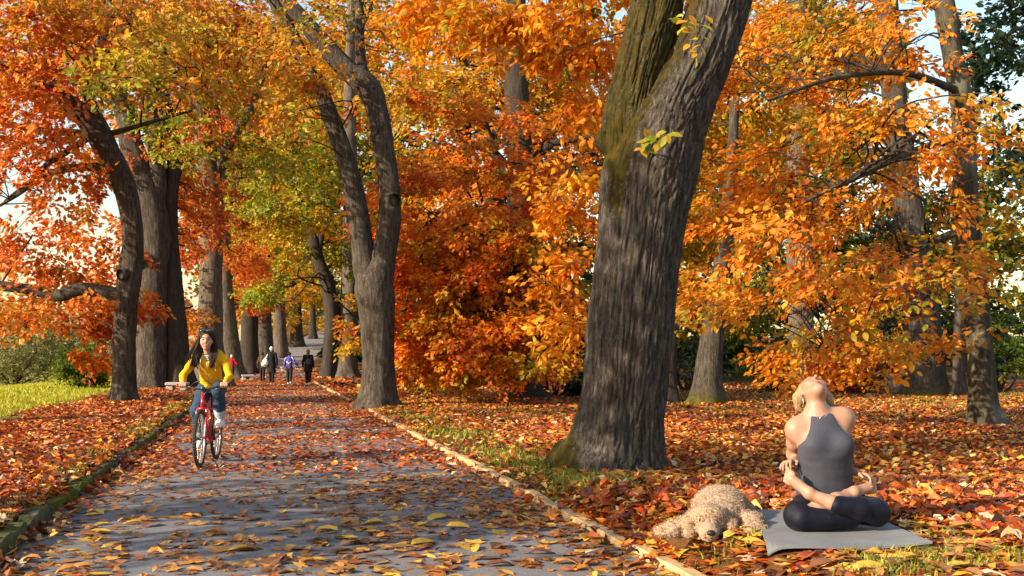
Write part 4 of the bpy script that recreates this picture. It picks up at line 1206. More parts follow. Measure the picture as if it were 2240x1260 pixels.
v = np.stack([p - b, p + b, p + ln], 1).reshape(-1, 3); f = np.arange(n * 3).reshape(-1, 3)
LC = np.array([(0.46, 0.44, 0.03), (0.54, 0.48, 0.035), (0.36, 0.38, 0.025)])
gp.append((v, f, np.repeat(LC[rng.integers(0, 3, n)][:, None], 3, 1).reshape(-1, 3)))
V, T, C_ = join_geo(gp)
tag(obj("grass", raw_mesh("grass", V, T, M["grass"], False, col=C_)), "short green grass along the kerb, the boards and the sunlit lawn", "grass", kind="stuff")

# tuft of green and yellow leaves sprouting on the big trunk
tp = P(1420, 322, zb - 0.62)
tw = empty("leaf_sprig", tp); tag(tw, "sprig of green and yellow leaves sprouting from the big ridged trunk", "sprig")
mb = MB()
heads = []
for k in range(5):
    e = 1.5 * np.array([-0.06 + 0.045 * k + rng.normal(0, .01), -0.05 - 0.02 * k, -0.02 + 0.05 * math.sin(k * 1.3) + 0.03 * k])
    mb.tube([[0, 0.12, -0.02], e * 0.5 + [0, 0, 0.02], e], [0.006, 0.004, 0.002], 5); heads.append(e)
mb.build("stem", M["bark_dark"], tw, attrs={"moss": np.zeros(sum(len(x) for x in mb.v))})
for i in range(26):
    e = heads[i % 5]
    dd_ = np.array([[rng.normal(0, .8), -0.3, rng.normal(-0.3, .6)]])
    cc_ = np.array([[(0.22, 0.30, 0.02), (0.40, 0.36, 0.03), (0.62, 0.36, 0.03)][i % 3]])
    tv, tf, tc = leaf_geo("oval", e[None] * (0.6 + 0.5 * rng.random()), dd_, np.array([[rng.normal(0, .4), -0.8, 0.6]]), np.array([0.095 + 0.05 * rng.random()]), cc_, jit=0.02, colvar=.06)
    obj("leaf", raw_mesh("leaf", tv, tf, M["leaf"], True, col=tc), tw)
# ------------------------------------------------------------------ bodies: blended volumes turned into one skin
class Body:
    def __init__(s, vox=0.008):
        s.vox, s.pr = vox, []
    def cone(s, a, b, ra, rb=None, k=0.02, flat=None, ff=1.0, sub=False):
        s.pr.append(("c", np.array(a, float), np.array(b, float), ra, ra if rb is None else rb, k, None if flat is None else nrm(np.array(flat, float)), ff, sub)); return s
    def chain(s, rows, k=0.02, flat=None, ff=1.0):
        for p, q in zip(rows[:-1], rows[1:]):
            s.cone(p[:3], q[:3], p[3], q[3], k, flat, ff)
        return s
    def ell(s, c, r, R=None, k=0.02, sub=False):
        s.pr.append(("e", np.array(c, float), np.array(r, float) * np.ones(3), None if R is None else np.array(R, float), k, sub)); return s
    def half(s, c, n, k=0.01):
        """cut away the side that n points to"""
        s.pr.append(("h", np.array(c, float), nrm(np.array(n, float)), k)); return s
    def _box(s, p):
        if p[0] == "c":
            m = max(p[3], p[4]); return np.minimum(p[1], p[2]) - m, np.maximum(p[1], p[2]) + m
        m = np.max(p[2]); return p[1] - m, p[1] + m
    def mesh(s, name, mat, inflate=0.0, noise=None, colf=None, attrs=None):
        solid = [p for p in s.pr if p[0] in "ce" and not p[-1]]
        lo = np.min([s._box(p)[0] for p in solid], 0) - 4 * s.vox - inflate
        hi = np.max([s._box(p)[1] for p in solid], 0) + 4 * s.vox + inflate
        n = np.ceil((hi - lo) / s.vox).astype(int) + 1
        g = np.full(n, 0.5)
        ax = [lo[i] + np.arange(n[i]) * s.vox for i in range(3)]
        for p in s.pr:
            if p[0] == "h":
                X, Y, Z = np.meshgrid(*ax, indexing='ij')
                d = -((X - p[1][0]) * p[2][0] + (Y - p[1][1]) * p[2][1] + (Z - p[1][2]) * p[2][2])
                g = np.maximum(g, -d); continue
            k = p[5] if p[0] == "c" else p[4]
            b0, b1 = s._box(p); pad = k + 3 * s.vox + inflate
            i0 = np.clip(np.floor((b0 - pad - lo) / s.vox).astype(int), 0, n); i1 = np.clip(np.ceil((b1 + pad - lo) / s.vox).astype(int) + 1, 0, n)
            if np.any(i1 <= i0): continue
            sl = tuple(slice(a, b) for a, b in zip(i0, i1))
            Q = np.stack(np.meshgrid(*[ax[i][sl[i]] for i in range(3)], indexing='ij'), -1)
            if p[0] == "c":
                _, a, b, ra, rb, k, fl, ff, sub = p
                ab = b - a; L2 = max(np.dot(ab, ab), 1e-9)
                t = np.clip(((Q - a) @ ab) / L2, 0, 1)
                w = Q - (a + t[..., None] * ab)
                if fl is not None:
                    w = w + (w @ fl)[..., None] * fl * (ff - 1)
                d = np.linalg.norm(w, axis=-1) - (ra + (rb - ra) * t)
            else:
                _, c, r, R, k, sub = p
                w = Q - c
                if R is not None: w = w @ R
                k0 = np.linalg.norm(w / r, axis=-1); k1 = np.linalg.norm(w / (r * r), axis=-1)
                d = np.where(k0 > 1e-6, k0 * (k0 - 1) / np.maximum(k1, 1e-6), -r.min())
            d = d - (inflate if not sub else 0)
            o = g[sl]
            if sub:
                g[sl] = np.maximum(o, -d)
            else:
                h = np.maximum(k - np.abs(o - d), 0) / max(k, 1e-6)
                g[sl] = np.minimum(o, d) - h * h * k * 0.25
        if noise is not None:
            near = np.abs(g) < 4 * s.vox + 0.03
            idx = np.argwhere(near)
            pw = lo + idx * s.vox
            g[near] -= noise(pw)
        v, q = surface_nets(g, lo, s.vox)
        at = {k_: f_(v) for k_, f_ in (attrs or {}).items()}
        return raw_mesh(name, v, q, mat, True, col=None if colf is None else colf(v), attrs=at)

def surface_nets(g, lo, vox):
    s = g < 0
    n = np.array(g.shape)
    c = np.zeros(n - 1, int)
    off = [(a, b, d) for a in (0, 1) for b in (0, 1) for d in (0, 1)]
    for o in off:
        c += s[o[0]:n[0] - 1 + o[0], o[1]:n[1] - 1 + o[1], o[2]:n[2] - 1 + o[2]]
    cell = np.argwhere((c > 0) & (c < 8))
    vals = np.stack([g[cell[:, 0] + o[0], cell[:, 1] + o[1], cell[:, 2] + o[2]] for o in off], 1)
    O = np.array(off, float)
    acc = np.zeros((len(cell), 3)); cnt = np.zeros(len(cell))
    for a in range(8):
        for b in range(a + 1, 8):
            if np.abs(O[a] - O[b]).sum() != 1: continue
            x, y = vals[:, a], vals[:, b]
            m = (x < 0) != (y < 0)
            t = np.where(m, x / np.where(m, x - y, 1), 0)
            acc += np.where(m[:, None], O[a] + t[:, None] * (O[b] - O[a]), 0); cnt += m
    v = lo + (cell + acc / np.maximum(cnt, 1)[:, None]) * vox
    idx = np.full(n - 1, -1); idx[cell[:, 0], cell[:, 1], cell[:, 2]] = np.arange(len(cell))
    Q = []
    for ax in range(3):
        o1, o2 = [(1, 2), (2, 0), (0, 1)][ax]
        sa = [slice(None)] * 3; sb = [slice(None)] * 3
        sa[ax] = slice(0, n[ax] - 1); sb[ax] = slice(1, n[ax])
        A, Bv = s[tuple(sa)], s[tuple(sb)]
        e = np.argwhere(A != Bv)
        e = e[(e[:, o1] > 0) & (e[:, o2] > 0) & (e[:, o1] < n[o1] - 1) & (e[:, o2] < n[o2] - 1)]
        flip = A[e[:, 0], e[:, 1], e[:, 2]]
        def at(d1, d2):
            w = e.copy(); w[:, o1] -= d1; w[:, o2] -= d2
            return idx[w[:, 0], w[:, 1], w[:, 2]]
        q = np.stack([at(1, 1), at(0, 1), at(0, 0), at(1, 0)], 1)
        q[~flip] = q[~flip][:, ::-1]
        Q.append(q[(q >= 0).all(1)])
    return v, np.concatenate(Q)

def rot(axis, deg):
    from mathutils import Matrix
    return np.array(Matrix.Rotation(math.radians(deg), 3, axis))

def skin_material(name, base, red):
    s = NT(name); v = s.coord("Object")
    f = s.noise(v, 18, 4)
    s.base(s.ramp(f, [(0.3, base), (0.7, red)])); s.set(Roughness=0.5, Specular_IOR_Level=0.35)
    s.p.inputs["Subsurface Weight"].default_value = 0.05
    s.p.inputs["Subsurface Radius"].default_value = (0.02, 0.008, 0.004)
    s.bump(s.noise(v, 160, 3), 0.08, 0.004)
    return s.m

def cloth_material(name, color, fold=0.35, scale=14, weave=400, rough=0.85, var=0.12):
    s = NT(name); v = s.coord("Object")
    f = s.noise(v, scale, 4)
    c = np.array(color)
    s.base(s.ramp(f, [(0.3, tuple(c * (1 - var))), (0.7, tuple(np.minimum(1, c * (1 + var))))]))
    s.set(Roughness=rough, Specular_IOR_Level=0.2)
    s.p.inputs["Sheen Weight"].default_value = 0.02
    h = s.math('ADD', s.noise(s.coord("Object", (1, 1, 0.5)), scale * 1.4, 3), s.math('MULTIPLY', s.noise(v, weave, 2), 0.12))
    s.bump(h, fold, 0.05)
    return s.m

M["skin"] = skin_material("skin_fair", (0.40, 0.215, 0.145), (0.46, 0.25, 0.17))
M["skin2"] = skin_material("skin_rosy", (0.30, 0.155, 0.10), (0.38, 0.21, 0.145))
M["hoodie"] = cloth_material("yellow_fleece", (0.72, 0.36, 0.008), 0.35, 9)
M["jeans"] = cloth_material("blue_denim", (0.022, 0.050, 0.098), 0.45, 10, var=0.25)
M["cuff"] = cloth_material("denim_turnup", (0.34, 0.40, 0.46), 0.3, 12)
M["white_shoe"] = plain("white_leather", (0.72, 0.71, 0.70), 0.5, 0.08, 20, 0.2)
M["hair_dark"] = plain("dark_brown_hair", (0.017, 0.009, 0.006), 0.65, 0.4, 60, 0.3, spec=0.2)
M["hair_blond"] = plain("dark_blond_hair", (0.28, 0.17, 0.085), 0.5, 0.45, 60, 0.3)
M["hair_white"] = plain("grey_hair", (0.60, 0.52, 0.44), 0.6, 0.2, 40, 0.3)
M["hair_red"] = plain("auburn_hair", (0.22, 0.06, 0.022), 0.55, 0.3, 40, 0.3)
M["eye_white"] = plain("eye_white", (0.50, 0.47, 0.45), 0.3, 0.03)
M["eye_dark"] = plain("eye_dark", (0.02, 0.012, 0.01), 0.2, 0.1)
M["lip"] = plain("lips", (0.36, 0.07, 0.06), 0.4, 0.1)
M["teeth"] = plain("teeth", (0.80, 0.77, 0.72), 0.3, 0.03)
M["brow"] = plain("eyebrow", (0.03, 0.018, 0.013), 0.8, 0.2)
M["lens"] = plain("sunglass_lens", (0.02, 0.025, 0.035), 0.08, 0.1, spec=0.8)
M["black_rubber"] = plain("tyre_rubber", (0.030, 0.028, 0.027), 0.8, 0.2, 40, 0.4)
M["black_metal"] = plain("black_anodised", (0.018, 0.018, 0.02), 0.35, 0.2, 30, spec=0.6)
M["chrome"] = plain("spoke_steel", (0.62, 0.62, 0.62), 0.25, 0.05, metal=1.0)
M["rim"] = plain("alloy_rim", (0.55, 0.55, 0.56), 0.3, 0.05, metal=0.9)
M["red_paint"] = plain("red_gloss_paint", (0.42, 0.012, 0.022), 0.22, 0.06, 10, spec=0.7)
M["reflector"] = plain("amber_reflector", (0.80, 0.28, 0.01), 0.2, 0.1, spec=0.7)
M["stripe_white"] = cloth_material("striped_knit_white", (0.72, 0.70, 0.66), 0.2)
M["cloth_black"] = cloth_material("black_wool", (0.010, 0.009, 0.010), 0.4, 6)
M["cord_white"] = plain("drawstring", (0.75, 0.73, 0.68), 0.8, 0.05)

def hand_on(b, wrist, dirv, palm_n, s=1.0, curl=0.4, spread=0.15, side=1, r=0.0085, k=0.008):
    """five fingers rooted in a palm; dirv = towards the fingertips, palm_n = out of the palm"""
    d = nrm(np.array(dirv, float)); n = nrm(np.array(palm_n, float) - d * np.dot(palm_n, d)); w = np.cross(n, d) * side
    W0 = np.array(wrist, float)
    pc = W0 + d * 0.045 * s
    b.cone(W0, pc, 0.026 * s, 0.030 * s, 0.015, n, 1.8)
    b.cone(pc - w * 0.014 * s, W0 + d * 0.085 * s - w * 0.014 * s, 0.024 * s, 0.022 * s, 0.012, n, 1.9)
    b.cone(pc + w * 0.014 * s, W0 + d * 0.085 * s + w * 0.014 * s, 0.024 * s, 0.022 * s, 0.012, n, 1.9)
    for i, (o, L) in enumerate(((-0.030, 0.060), (-0.010, 0.076), (0.010, 0.082), (0.030, 0.072))):
        root = W0 + d * (0.088 + 0.006 * (1 - abs(i - 1.5) / 1.5)) * s + w * o * s
        dd = nrm(d + w * (o / 0.03) * spread)
        p = [root]; a = 0.0
        for f in (0.45, 0.32, 0.23):
            a += curl
            p.append(p[-1] + (dd * math.cos(a) + n * math.sin(a)) * L * f * s)
        b.chain([[*p[0], r * 1.08 * s], [*p[1], r * s], [*p[2], r * 0.92 * s], [*p[3], r * 0.8 * s]], k=k * 0.5)
    t0 = W0 + d * 0.025 * s + w * 0.026 * s
    t1 = t0 + (d * 0.6 + w * 0.6 + n * 0.35) * 0.040 * s; t2 = t1 + (d * 0.85 + w * 0.15 + n * 0.4) * 0.034 * s
    b.chain([[*t0, 0.013 * s], [*t1, 0.0105 * s], [*t2, 0.009 * s]], k=k)

def foot_on(b, ankle, toe, up, side=1, s=1.0):
    """bare foot with heel, ball and five toes"""
    A, T_ = np.array(ankle, float), np.array(toe, float)
    d = nrm(T_ - A); n = nrm(np.array(up, float) - d * np.dot(up, d)); w = np.cross(n, d) * side
    L = np.linalg.norm(T_ - A)
    heel = A - d * 0.035 * s - n * 0.035 * s
    b.cone(A, heel, 0.032 * s, 0.030 * s, 0.02)
    ball = A + d * L * 0.66 - n * 0.02 * s
    b.cone(A, ball, 0.034 * s, 0.030 * s, 0.025, n, 1.25)
    b.cone(heel, ball, 0.028 * s, 0.026 * s, 0.02)
    for i in range(5):
        o = (-2 + i) * 0.0165 * s
        r = (0.0135, 0.0105, 0.010, 0.0095, 0.009)[i] * s
        p0 = ball + w * o + d * (0.012 - 0.004 * i) * s; p1 = ball + w * o * 1.12 + d * (0.062 - 0.007 * i) * s - n * 0.004 * s
        b.cone(p0, p1, r * 1.15, r, 0.006)

def strands(roots, n, ctrl_fn, r=0.006, seg=7, nn=4):
    mb = MB()
    for i in range(n):
        c = ctrl_fn(i)
        p = spline(c, count=3)
        t = np.linspace(0, 1, len(p))
        mb.tube(p, r * (1.0 - 0.85 * t ** 2) * (0.7 + 0.6 * rng.random()), nn, cap=False)
    return mb
# ------------------------------------------------------------------ bicycle and its rider
yF = 12.66
BX = (437 - CX) / F * yF
BROT = math.radians(5.0)
B0 = np.array([BX - 0.53 * math.sin(BROT), yF + 0.53 * math.cos(BROT), 0.006])
bike = empty("bicycle", B0, BROT)
tag(bike, "red bicycle with black handlebar ridden towards the viewer on the leafy path", "bicycle")
RW = 0.335
def wheel(cy, front):
    w = empty("wheel", (0, cy, RW)); w.parent = bike
    th = np.linspace(0, 2 * PI, 56, endpoint=False)
    ring = lambda r: np.stack([0 * th, np.cos(th) * r, np.sin(th) * r], -1)
    mb = MB(); mb.tube(ring(RW - 0.021), 0.021, 12, closed=True)
    # tread blocks
    for k in range(60):
        a = 2 * PI * k / 60
        for sx in (-0.011, 0.011):
            a2 = a + (0.05 if sx > 0 else 0)
            Rm = np.array([[1, 0, 0], [0, math.cos(a2), -math.sin(a2)], [0, math.sin(a2), math.cos(a2)]])
            mb.box(Rm @ np.array([sx, 0, RW - 0.001]), (0.012, 0.014, 0.003), Rm)
    mb.build("tyre", M["black_rubber"], w)
    mb = MB(); mb.tube(ring(RW - 0.052), 0.0105, 8, closed=True); mb.build("rim", M["rim"], w)
    mb = MB()
    mb.tube([[-0.035, 0, 0], [-0.03, 0, 0], [0.03, 0, 0], [0.035, 0, 0]], [0.024, 0.018, 0.018, 0.024], 12); mb.build("hub", M["black_metal"], w)
    mb = MB()
    for k in range(32):
        a = 2 * PI * k / 32; b = a + (0.62 if (k // 2) % 2 else -0.62); sx = 0.03 if k % 2 else -0.03
        mb.tube([[sx, math.cos(b) * 0.022, math.sin(b) * 0.022], [sx * 0.1, math.cos(a) * (RW - 0.058), math.sin(a) * (RW - 0.058)]], 0.0018, 4, cap=False)
    mb.build("spokes", M["chrome"], w)["kind"] = "stuff"
    for k, a in enumerate((2.0, -1.2) if front else (0.6, -2.2)):
        mb = MB(); mb.box((0, 0, 0), (0.012, 0.06, 0.024), bev=0.004)
        o = mb.build("reflector", M["reflector"], w); o.location = (0.0, math.cos(a) * (RW - 0.1), math.sin(a) * (RW - 0.1)); o.rotation_euler = (a + PI / 2, 0, 0)
wheel(-0.53, True); wheel(0.52, False)
BB = np.array([0, 0.08, 0.285])
mb = MB()
mb.tube([[0, -0.385, 0.655], [0, -0.325, 0.86]], 0.022, 14)                                   # head tube
mb.tube([[0, -0.345, 0.785], [0, -0.1, 0.72], [0, 0.20, 0.62]], 0.018, 12)                      # top tube
mb.tube([[0, -0.375, 0.69], [0, -0.15, 0.49], BB], 0.022, 12)                                   # down tube
mb.tube([BB, [0, 0.24, 0.76]], 0.018, 12)                                                      # seat tube
for sx in (-1, 1):
    mb.tube([[sx * 0.018, 0.20, 0.63], [sx * 0.055, 0.38, 0.47], [sx * 0.062, 0.52, RW]], 0.009, 8)
    mb.tube([[sx * 0.025, 0.10, 0.285], [sx * 0.055, 0.32, 0.30], [sx * 0.062, 0.52, RW]], 0.010, 8)
mb.tube([[-0.035, 0.08, 0.285], [0.035, 0.08, 0.285]], 0.026, 12)
mb.build("frame", M["red_paint"], bike)
mb = MB()
for sx in (-1, 1):
    mb.tube(spline([[sx * 0.012, -0.39, 0.675], [sx * 0.05, -0.405, 0.665], [sx * 0.058, -0.43, 0.60], [sx * 0.056, -0.49, 0.44], [sx * 0.055, -0.53, RW]], count=4), 0.0135, 10)
mb.tube([[-0.05, -0.40, 0.675], [0.05, -0.40, 0.675]], 0.016, 10)
mb.build("fork", M["red_paint"], bike)
hb = empty("handlebar", (0, -0.32, 0.93)); hb.parent = bike
mb = MB(); mb.tube(spline([[-0.30, 0.05, 0.015], [-0.2, 0.02, 0.012], [-0.10, -0.02, -0.02], [0, -0.03, -0.025], [0.10, -0.02, -0.02], [0.2, 0.02, 0.012], [0.30, 0.05, 0.015]], count=5), 0.0115, 10)
mb.build("bar", M["black_metal"], hb)
mb = MB(); mb.tube([[0, 0.01, -0.09], [0, 0.0, -0.03]], 0.018, 10); mb.box((0, -0.02, -0.02), (0.05, 0.06, 0.045), bev=0.01); mb.build("stem", M["black_metal"], hb)
for sx in (-1, 1):
    mb = MB(); mb.tube([[sx * 0.175, 0.012, 0.012], [sx * 0.30, 0.05, 0.015]], 0.0165, 12); mb.build("grip", M["black_rubber"], hb)
    mb = MB(); mb.tube([[sx * 0.298, 0.049, 0.015], [sx * 0.312, 0.053, 0.0155]], 0.0185, 12); mb.build("grip_end", M["red_paint"], hb)
    mb = MB(); mb.tube(spline([[sx * 0.14, -0.01, -0.01], [sx * 0.17, -0.05, -0.03], [sx * 0.24, -0.045, -0.05], [sx * 0.29, -0.02, -0.055]], count=4), [0.010] * 4 + [0.007] * 9, 8); mb.build("brake_lever", M["black_metal"], hb)
mb = MB()
mb.tube(spline([[-0.15, -0.02, 0], [-0.06, -0.09, 0.06], [0.06, -0.09, 0.065], [0.12, -0.02, 0.0]], count=5), 0.0035, 6)
mb.tube(spline([[0.14, -0.02, -0.01], [0.05, -0.10, -0.06], [0.0, -0.08, -0.18], [0.02, -0.05, -0.26]], count=5), 0.0035, 6)
mb.build("cable", M["black_metal"], hb)
b = Body(0.008); b.ell((0, 0.02, 0), (0.075, 0.08, 0.025)).cone((0, 0.0, 0), (0, -0.16, -0.005), 0.045, 0.018, 0.03, (0, 0, 1), 1.8)
o = obj("saddle", b.mesh("saddle", M["black_rubber"]), bike); o.location = (0, 0.27, 0.855)
mb = MB(); mb.tube([[0, 0.235, 0.75], [0, 0.262, 0.85]], 0.0135, 10); mb.build("seat_post", M["black_metal"], bike)
mb = MB()
ca = math.atan2(0.14, -0.10)
p1 = BB + np.array([0.075, -0.11, 0.13]); p2 = BB + np.array([-0.075, 0.11, -0.13])
mb.tube([BB + [0.05, 0, 0], p1], 0.011, 8); mb.tube([BB - [0.05, 0, 0], p2], 0.011, 8)
mb.tube([BB + [-0.07, 0, 0], BB + [0.07, 0, 0]], 0.012, 8)
mb.build("crank", M["black_metal"], bike)
th = np.linspace(0, 2 * PI, 40, endpoint=False)
mb = MB(); mb.tube(np.stack([0 * th - 0.045, BB[1] + 0.09 * np.cos(th), BB[2] + 0.09 * np.sin(th)], -1), 0.005, 6, closed=True)
for k in range(5): mb.tube([BB + [-0.045, 0, 0], BB + [-0.045, 0.09 * math.cos(k * 1.257), 0.09 * math.sin(k * 1.257)]], 0.006, 5)
mb.build("chainring", M["black_metal"], bike)
mb = MB(); mb.tube([BB + [-0.045, 0, 0.092], [-0.045, 0.52, RW + 0.035]], 0.004, 5); mb.tube([BB + [-0.045, 0, -0.092], [-0.045, 0.52, RW - 0.035]], 0.004, 5); mb.build("chain", M["black_metal"], bike)
for p, sx in ((p1, 1), (p2, -1)):
    e = empty("pedal", p + np.array([sx * 0.055, 0, 0])); e.parent = bike
    mb = MB(); mb.box((0, 0, 0), (0.09, 0.10, 0.02), bev=0.005); mb.build("platform", M["black_metal"], e)
    mb = MB(); mb.box((0, -0.053, 0), (0.06, 0.008, 0.016), bev=0.002); mb.build("reflector", M["reflector"], e)

# --- the rider
rider = empty("person", B0, BROT)
tag(rider, "young woman with long dark hair in yellow hoodie and jeans riding the red bicycle", "person")
HIP = np.array([-0.005, 0.27, 0.93])
LH, RH = np.array([-0.255, -0.285, 0.955]), np.array([0.245, -0.285, 0.955])     # wrists just above the grips
shL, shR = np.array([-0.185, 0.09, 1.245]), np.array([0.165, 0.09, 1.25])
elL, elR = np.array([-0.285, -0.05, 1.06]), np.array([0.255, -0.02, 1.045])
kneeR, ankR = np.array([0.145, -0.16, 0.885]), np.array([0.135, 0.04, 0.525])
kneeL, ankL = np.array([-0.125, -0.04, 0.63]), np.array([-0.13, 0.24, 0.27])
HC = np.array([-0.03, 0.03, 1.475])
b = Body(0.0082)
b.chain([[*HIP, 0.115], [-0.01, 0.2, 1.08, 0.095], [-0.012, 0.12, 1.2, 0.105]], 0.05, (0, 1, 0), 1.35)
b.cone(shL, shR, 0.05, 0.05, 0.04)
b.chain([[-0.012, 0.1, 1.26, 0.05], [-0.025, 0.055, 1.36, 0.045]], 0.03)
for sh, el, ha in ((shL, elL, LH), (shR, elR, RH)):
    b.chain([[*sh, 0.045], [*el, 0.036], [*(ha + np.array([0, 0.05, 0.025])), 0.026]], 0.02)
for hx, kn, an in ((0.09, kneeR, ankR), (-0.09, kneeL, ankL)):
    b.chain([[HIP[0] + hx, HIP[1], HIP[2] - 0.03, 0.075], [*kn, 0.052], [*(kn * 0.45 + an * 0.55 + np.array([0, 0.02, 0])), 0.048], [*an, 0.034]], 0.03)
    b.cone(an, an + np.array([0, -0.13, -0.06]), 0.032, 0.026)
# head: skull, cheeks, jaw, nose, ears; turned a little to the right and up
TR = rot('Z', 6) @ rot('X', 1)
h = lambda x, y, z: HC + TR @ np.array([x, y, z])
b.ell(h(0, 0.02, 0.035), (0.076, 0.092, 0.092), TR, 0.02)
b.ell(h(0, -0.035, -0.03), (0.062, 0.055, 0.075), TR, 0.035)
b.ell(h(0, -0.062, -0.092), (0.026, 0.022, 0.020), TR, 0.03)
for sx in (-1, 1):
    b.ell(h(sx * 0.038, -0.062, -0.022), (0.025, 0.022, 0.02), TR, 0.03)
    b.ell(h(sx * 0.077, 0.02, -0.01), (0.010, 0.022, 0.032), TR, 0.008)
b.chain([[*h(0, -0.082, 0.022), 0.009], [*h(0, -0.102, -0.018), 0.013]], 0.012)
b.ell(h(0, -0.082, -0.058), (0.026, 0.010, 0.010), TR, 0.012)
# gripping hands: palm over the bar, four fingers wrapped round it, thumb under
for W_, sx in ((LH, -1), (RH, 1)):
    gp_ = np.array([sx * 0.238, -0.285, 0.944])
    b.cone(W_ + [0, 0.05, 0.025], gp_ + [0, 0.018, 0.022], 0.026, 0.028, 0.015)
    for i in range(4):
        x = gp_[0] + (-0.033 + 0.022 * i)
        c = np.array([x, gp_[1], gp_[2]])
        b.chain([[*(c + [0, 0.020, 0.026]), 0.0125], [*(c + [0, -0.014, 0.027]), 0.0115], [*(c + [0, -0.029, 0.0]), 0.011], [*(c + [0, -0.015, -0.024]), 0.0095]], 0.006)
    t0 = gp_ + np.array([-sx * 0.045, 0.022, 0.012])
    b.chain([[*(gp_ + [-sx * 0.02, 0.03, 0.02]), 0.014], [*t0, 0.011], [*(t0 + [sx * 0.004, -0.028, -0.022]), 0.0095]], 0.008)
body = obj("body", b.mesh("body", M["skin"]), rider)
# face details
mbw, mbe, mbb = MB(), MB(), MB()
for sx in (-1, 1):
    mbw.ball(h(sx * 0.031, -0.077, 0.012), (0.0145, 0.009, 0.0075), 12, 8)
    mbe.ball(h(sx * 0.031 + 0.002, -0.084, 0.012), (0.009, 0.0045, 0.0078), 10, 8)
    mbe.tube([h(sx * 0.017, -0.085, 0.016), h(sx * 0.031, -0.088, 0.0205), h(sx * 0.046, -0.079, 0.015)], 0.0026, 5)
    mbb.tube([h(sx * 0.014, -0.088, 0.034), h(sx * 0.032, -0.087, 0.041), h(sx * 0.051, -0.073, 0.034)], [0.0042, 0.0045, 0.0025], 6)
mbw.build("eye_whites", M["eye_white"], body); mbe.build("pupils", M["eye_dark"], body); mbb.build("eyebrows", M["brow"], body)
mb = MB(); mb.tube(spline([h(-0.03, -0.078, -0.052), h(-0.014, -0.0925, -0.058), h(0, -0.0955, -0.058), h(0.014, -0.0925, -0.058), h(0.03, -0.078, -0.052)], count=3), 0.0042, 6)
mb.tube(spline([h(-0.028, -0.077, -0.054), h(-0.012, -0.091, -0.0685), h(0, -0.094, -0.071), h(0.012, -0.091, -0.0685), h(0.028, -0.077, -0.054)], count=3), 0.0048, 6); mb.build("lips", M["lip"], body)
mb = MB(); mb.tube(spline([h(-0.022, -0.083, -0.055), h(0, -0.095, -0.064), h(0.022, -0.083, -0.055)], count=4), 0.0038, 6); mb.build("teeth", M["teeth"], body)
# striped top under the open neck of the hoodie
S = Body(0.008); S.chain([[-0.012, 0.13, 1.16, 0.108], [-0.012, 0.11, 1.25, 0.10], [-0.02, 0.085, 1.295, 0.066]], 0.04, (0, 1, 0), 1.3)
st = NT("striped_knit"); v = st.coord("Object"); wv = st.n("ShaderNodeTexWave", wave_type='BANDS', bands_direction='Z'); wv.inputs["Scale"].default_value = 13.0; wv.inputs["Distortion"].default_value = 1.0
st.l(v, wv.inputs[0]); st.base(st.ramp(wv.outputs["Fac"], [(0.44, (0.015, 0.015, 0.02)), (0.52, (0.70, 0.68, 0.63))])); st.set(Roughness=0.9)
obj("striped_top", S.mesh("striped_top", st.m, 0.004), rider)
# hoodie
def fold_noise(p): return (fbm(p * np.array([14, 14, 22.0]), 3, 71) - 0.5) * 0.022
K = Body(0.0085)
K.chain([[HIP[0], HIP[1] - 0.01, 0.93, 0.125], [-0.008, 0.225, 1.01, 0.122], [-0.01, 0.17, 1.11, 0.118], [-0.012, 0.11, 1.20, 0.122]], 0.05, (0, 1, 0), 1.18)
K.cone(shL, shR, 0.056, 0.056, 0.05)
for sh, el, ha in ((shL, elL, LH), (shR, elR, RH)):
    wr = ha + np.array([0, 0.062, 0.030])
    K.chain([[*sh, 0.052], [*(sh * 0.5 + el * 0.5), 0.043], [*el, 0.039], [*(el * 0.4 + wr * 0.6), 0.035], [*wr, 0.031]], 0.03)
    K.cone(wr, wr + np.array([0, -0.02, -0.008]), 0.031, 0.030, 0.008)
# hood lying round the neck
K.chain([[-0.10, 0.045, 1.275, 0.03], [-0.115, 0.12, 1.31, 0.04], [-0.04, 0.19, 1.33, 0.05], [0.05, 0.19, 1.33, 0.05], [0.105, 0.12, 1.32, 0.04], [0.085, 0.045, 1.275, 0.03]], 0.03)
K.ell((-0.014, -0.03, 1.30), (0.055, 0.10, 0.105), None, 0.01, sub=True)       # open neck
K.half((0, 0, 0.885), (0, 0, -1))
K.ell((-0.005, 0.2, 0.90), (0.12, 0.10, 0.03), None, 0.03)
hoodie = obj("hoodie", K.mesh("hoodie", M["hoodie"], 0.0, fold_noise), rider)
mb = MB(); mb.tube(spline([[-0.014, -0.012, 1.195], [-0.012, -0.006, 1.12], [-0.01, 0.055, 1.03], [-0.008, 0.105, 0.93]], count=5), 0.0035, 6); mb.build("zipper", M["chrome"], hoodie)
mb = MB(); mb.tube(spline([[0.075, 0.01, 1.275], [0.083, -0.02, 1.22], [0.08, -0.01, 1.15], [0.085, 0.01, 1.11]], count=4), 0.0045, 6); mb.build("drawstring", M["cord_white"], hoodie)
mb = MB(); mb.tube(spline([[-0.085, 0.012, 1.275], [-0.09, -0.02, 1.23], [-0.088, -0.012, 1.19]], count=4), 0.0045, 6); mb.build("drawstring", M["cord_white"], hoodie)
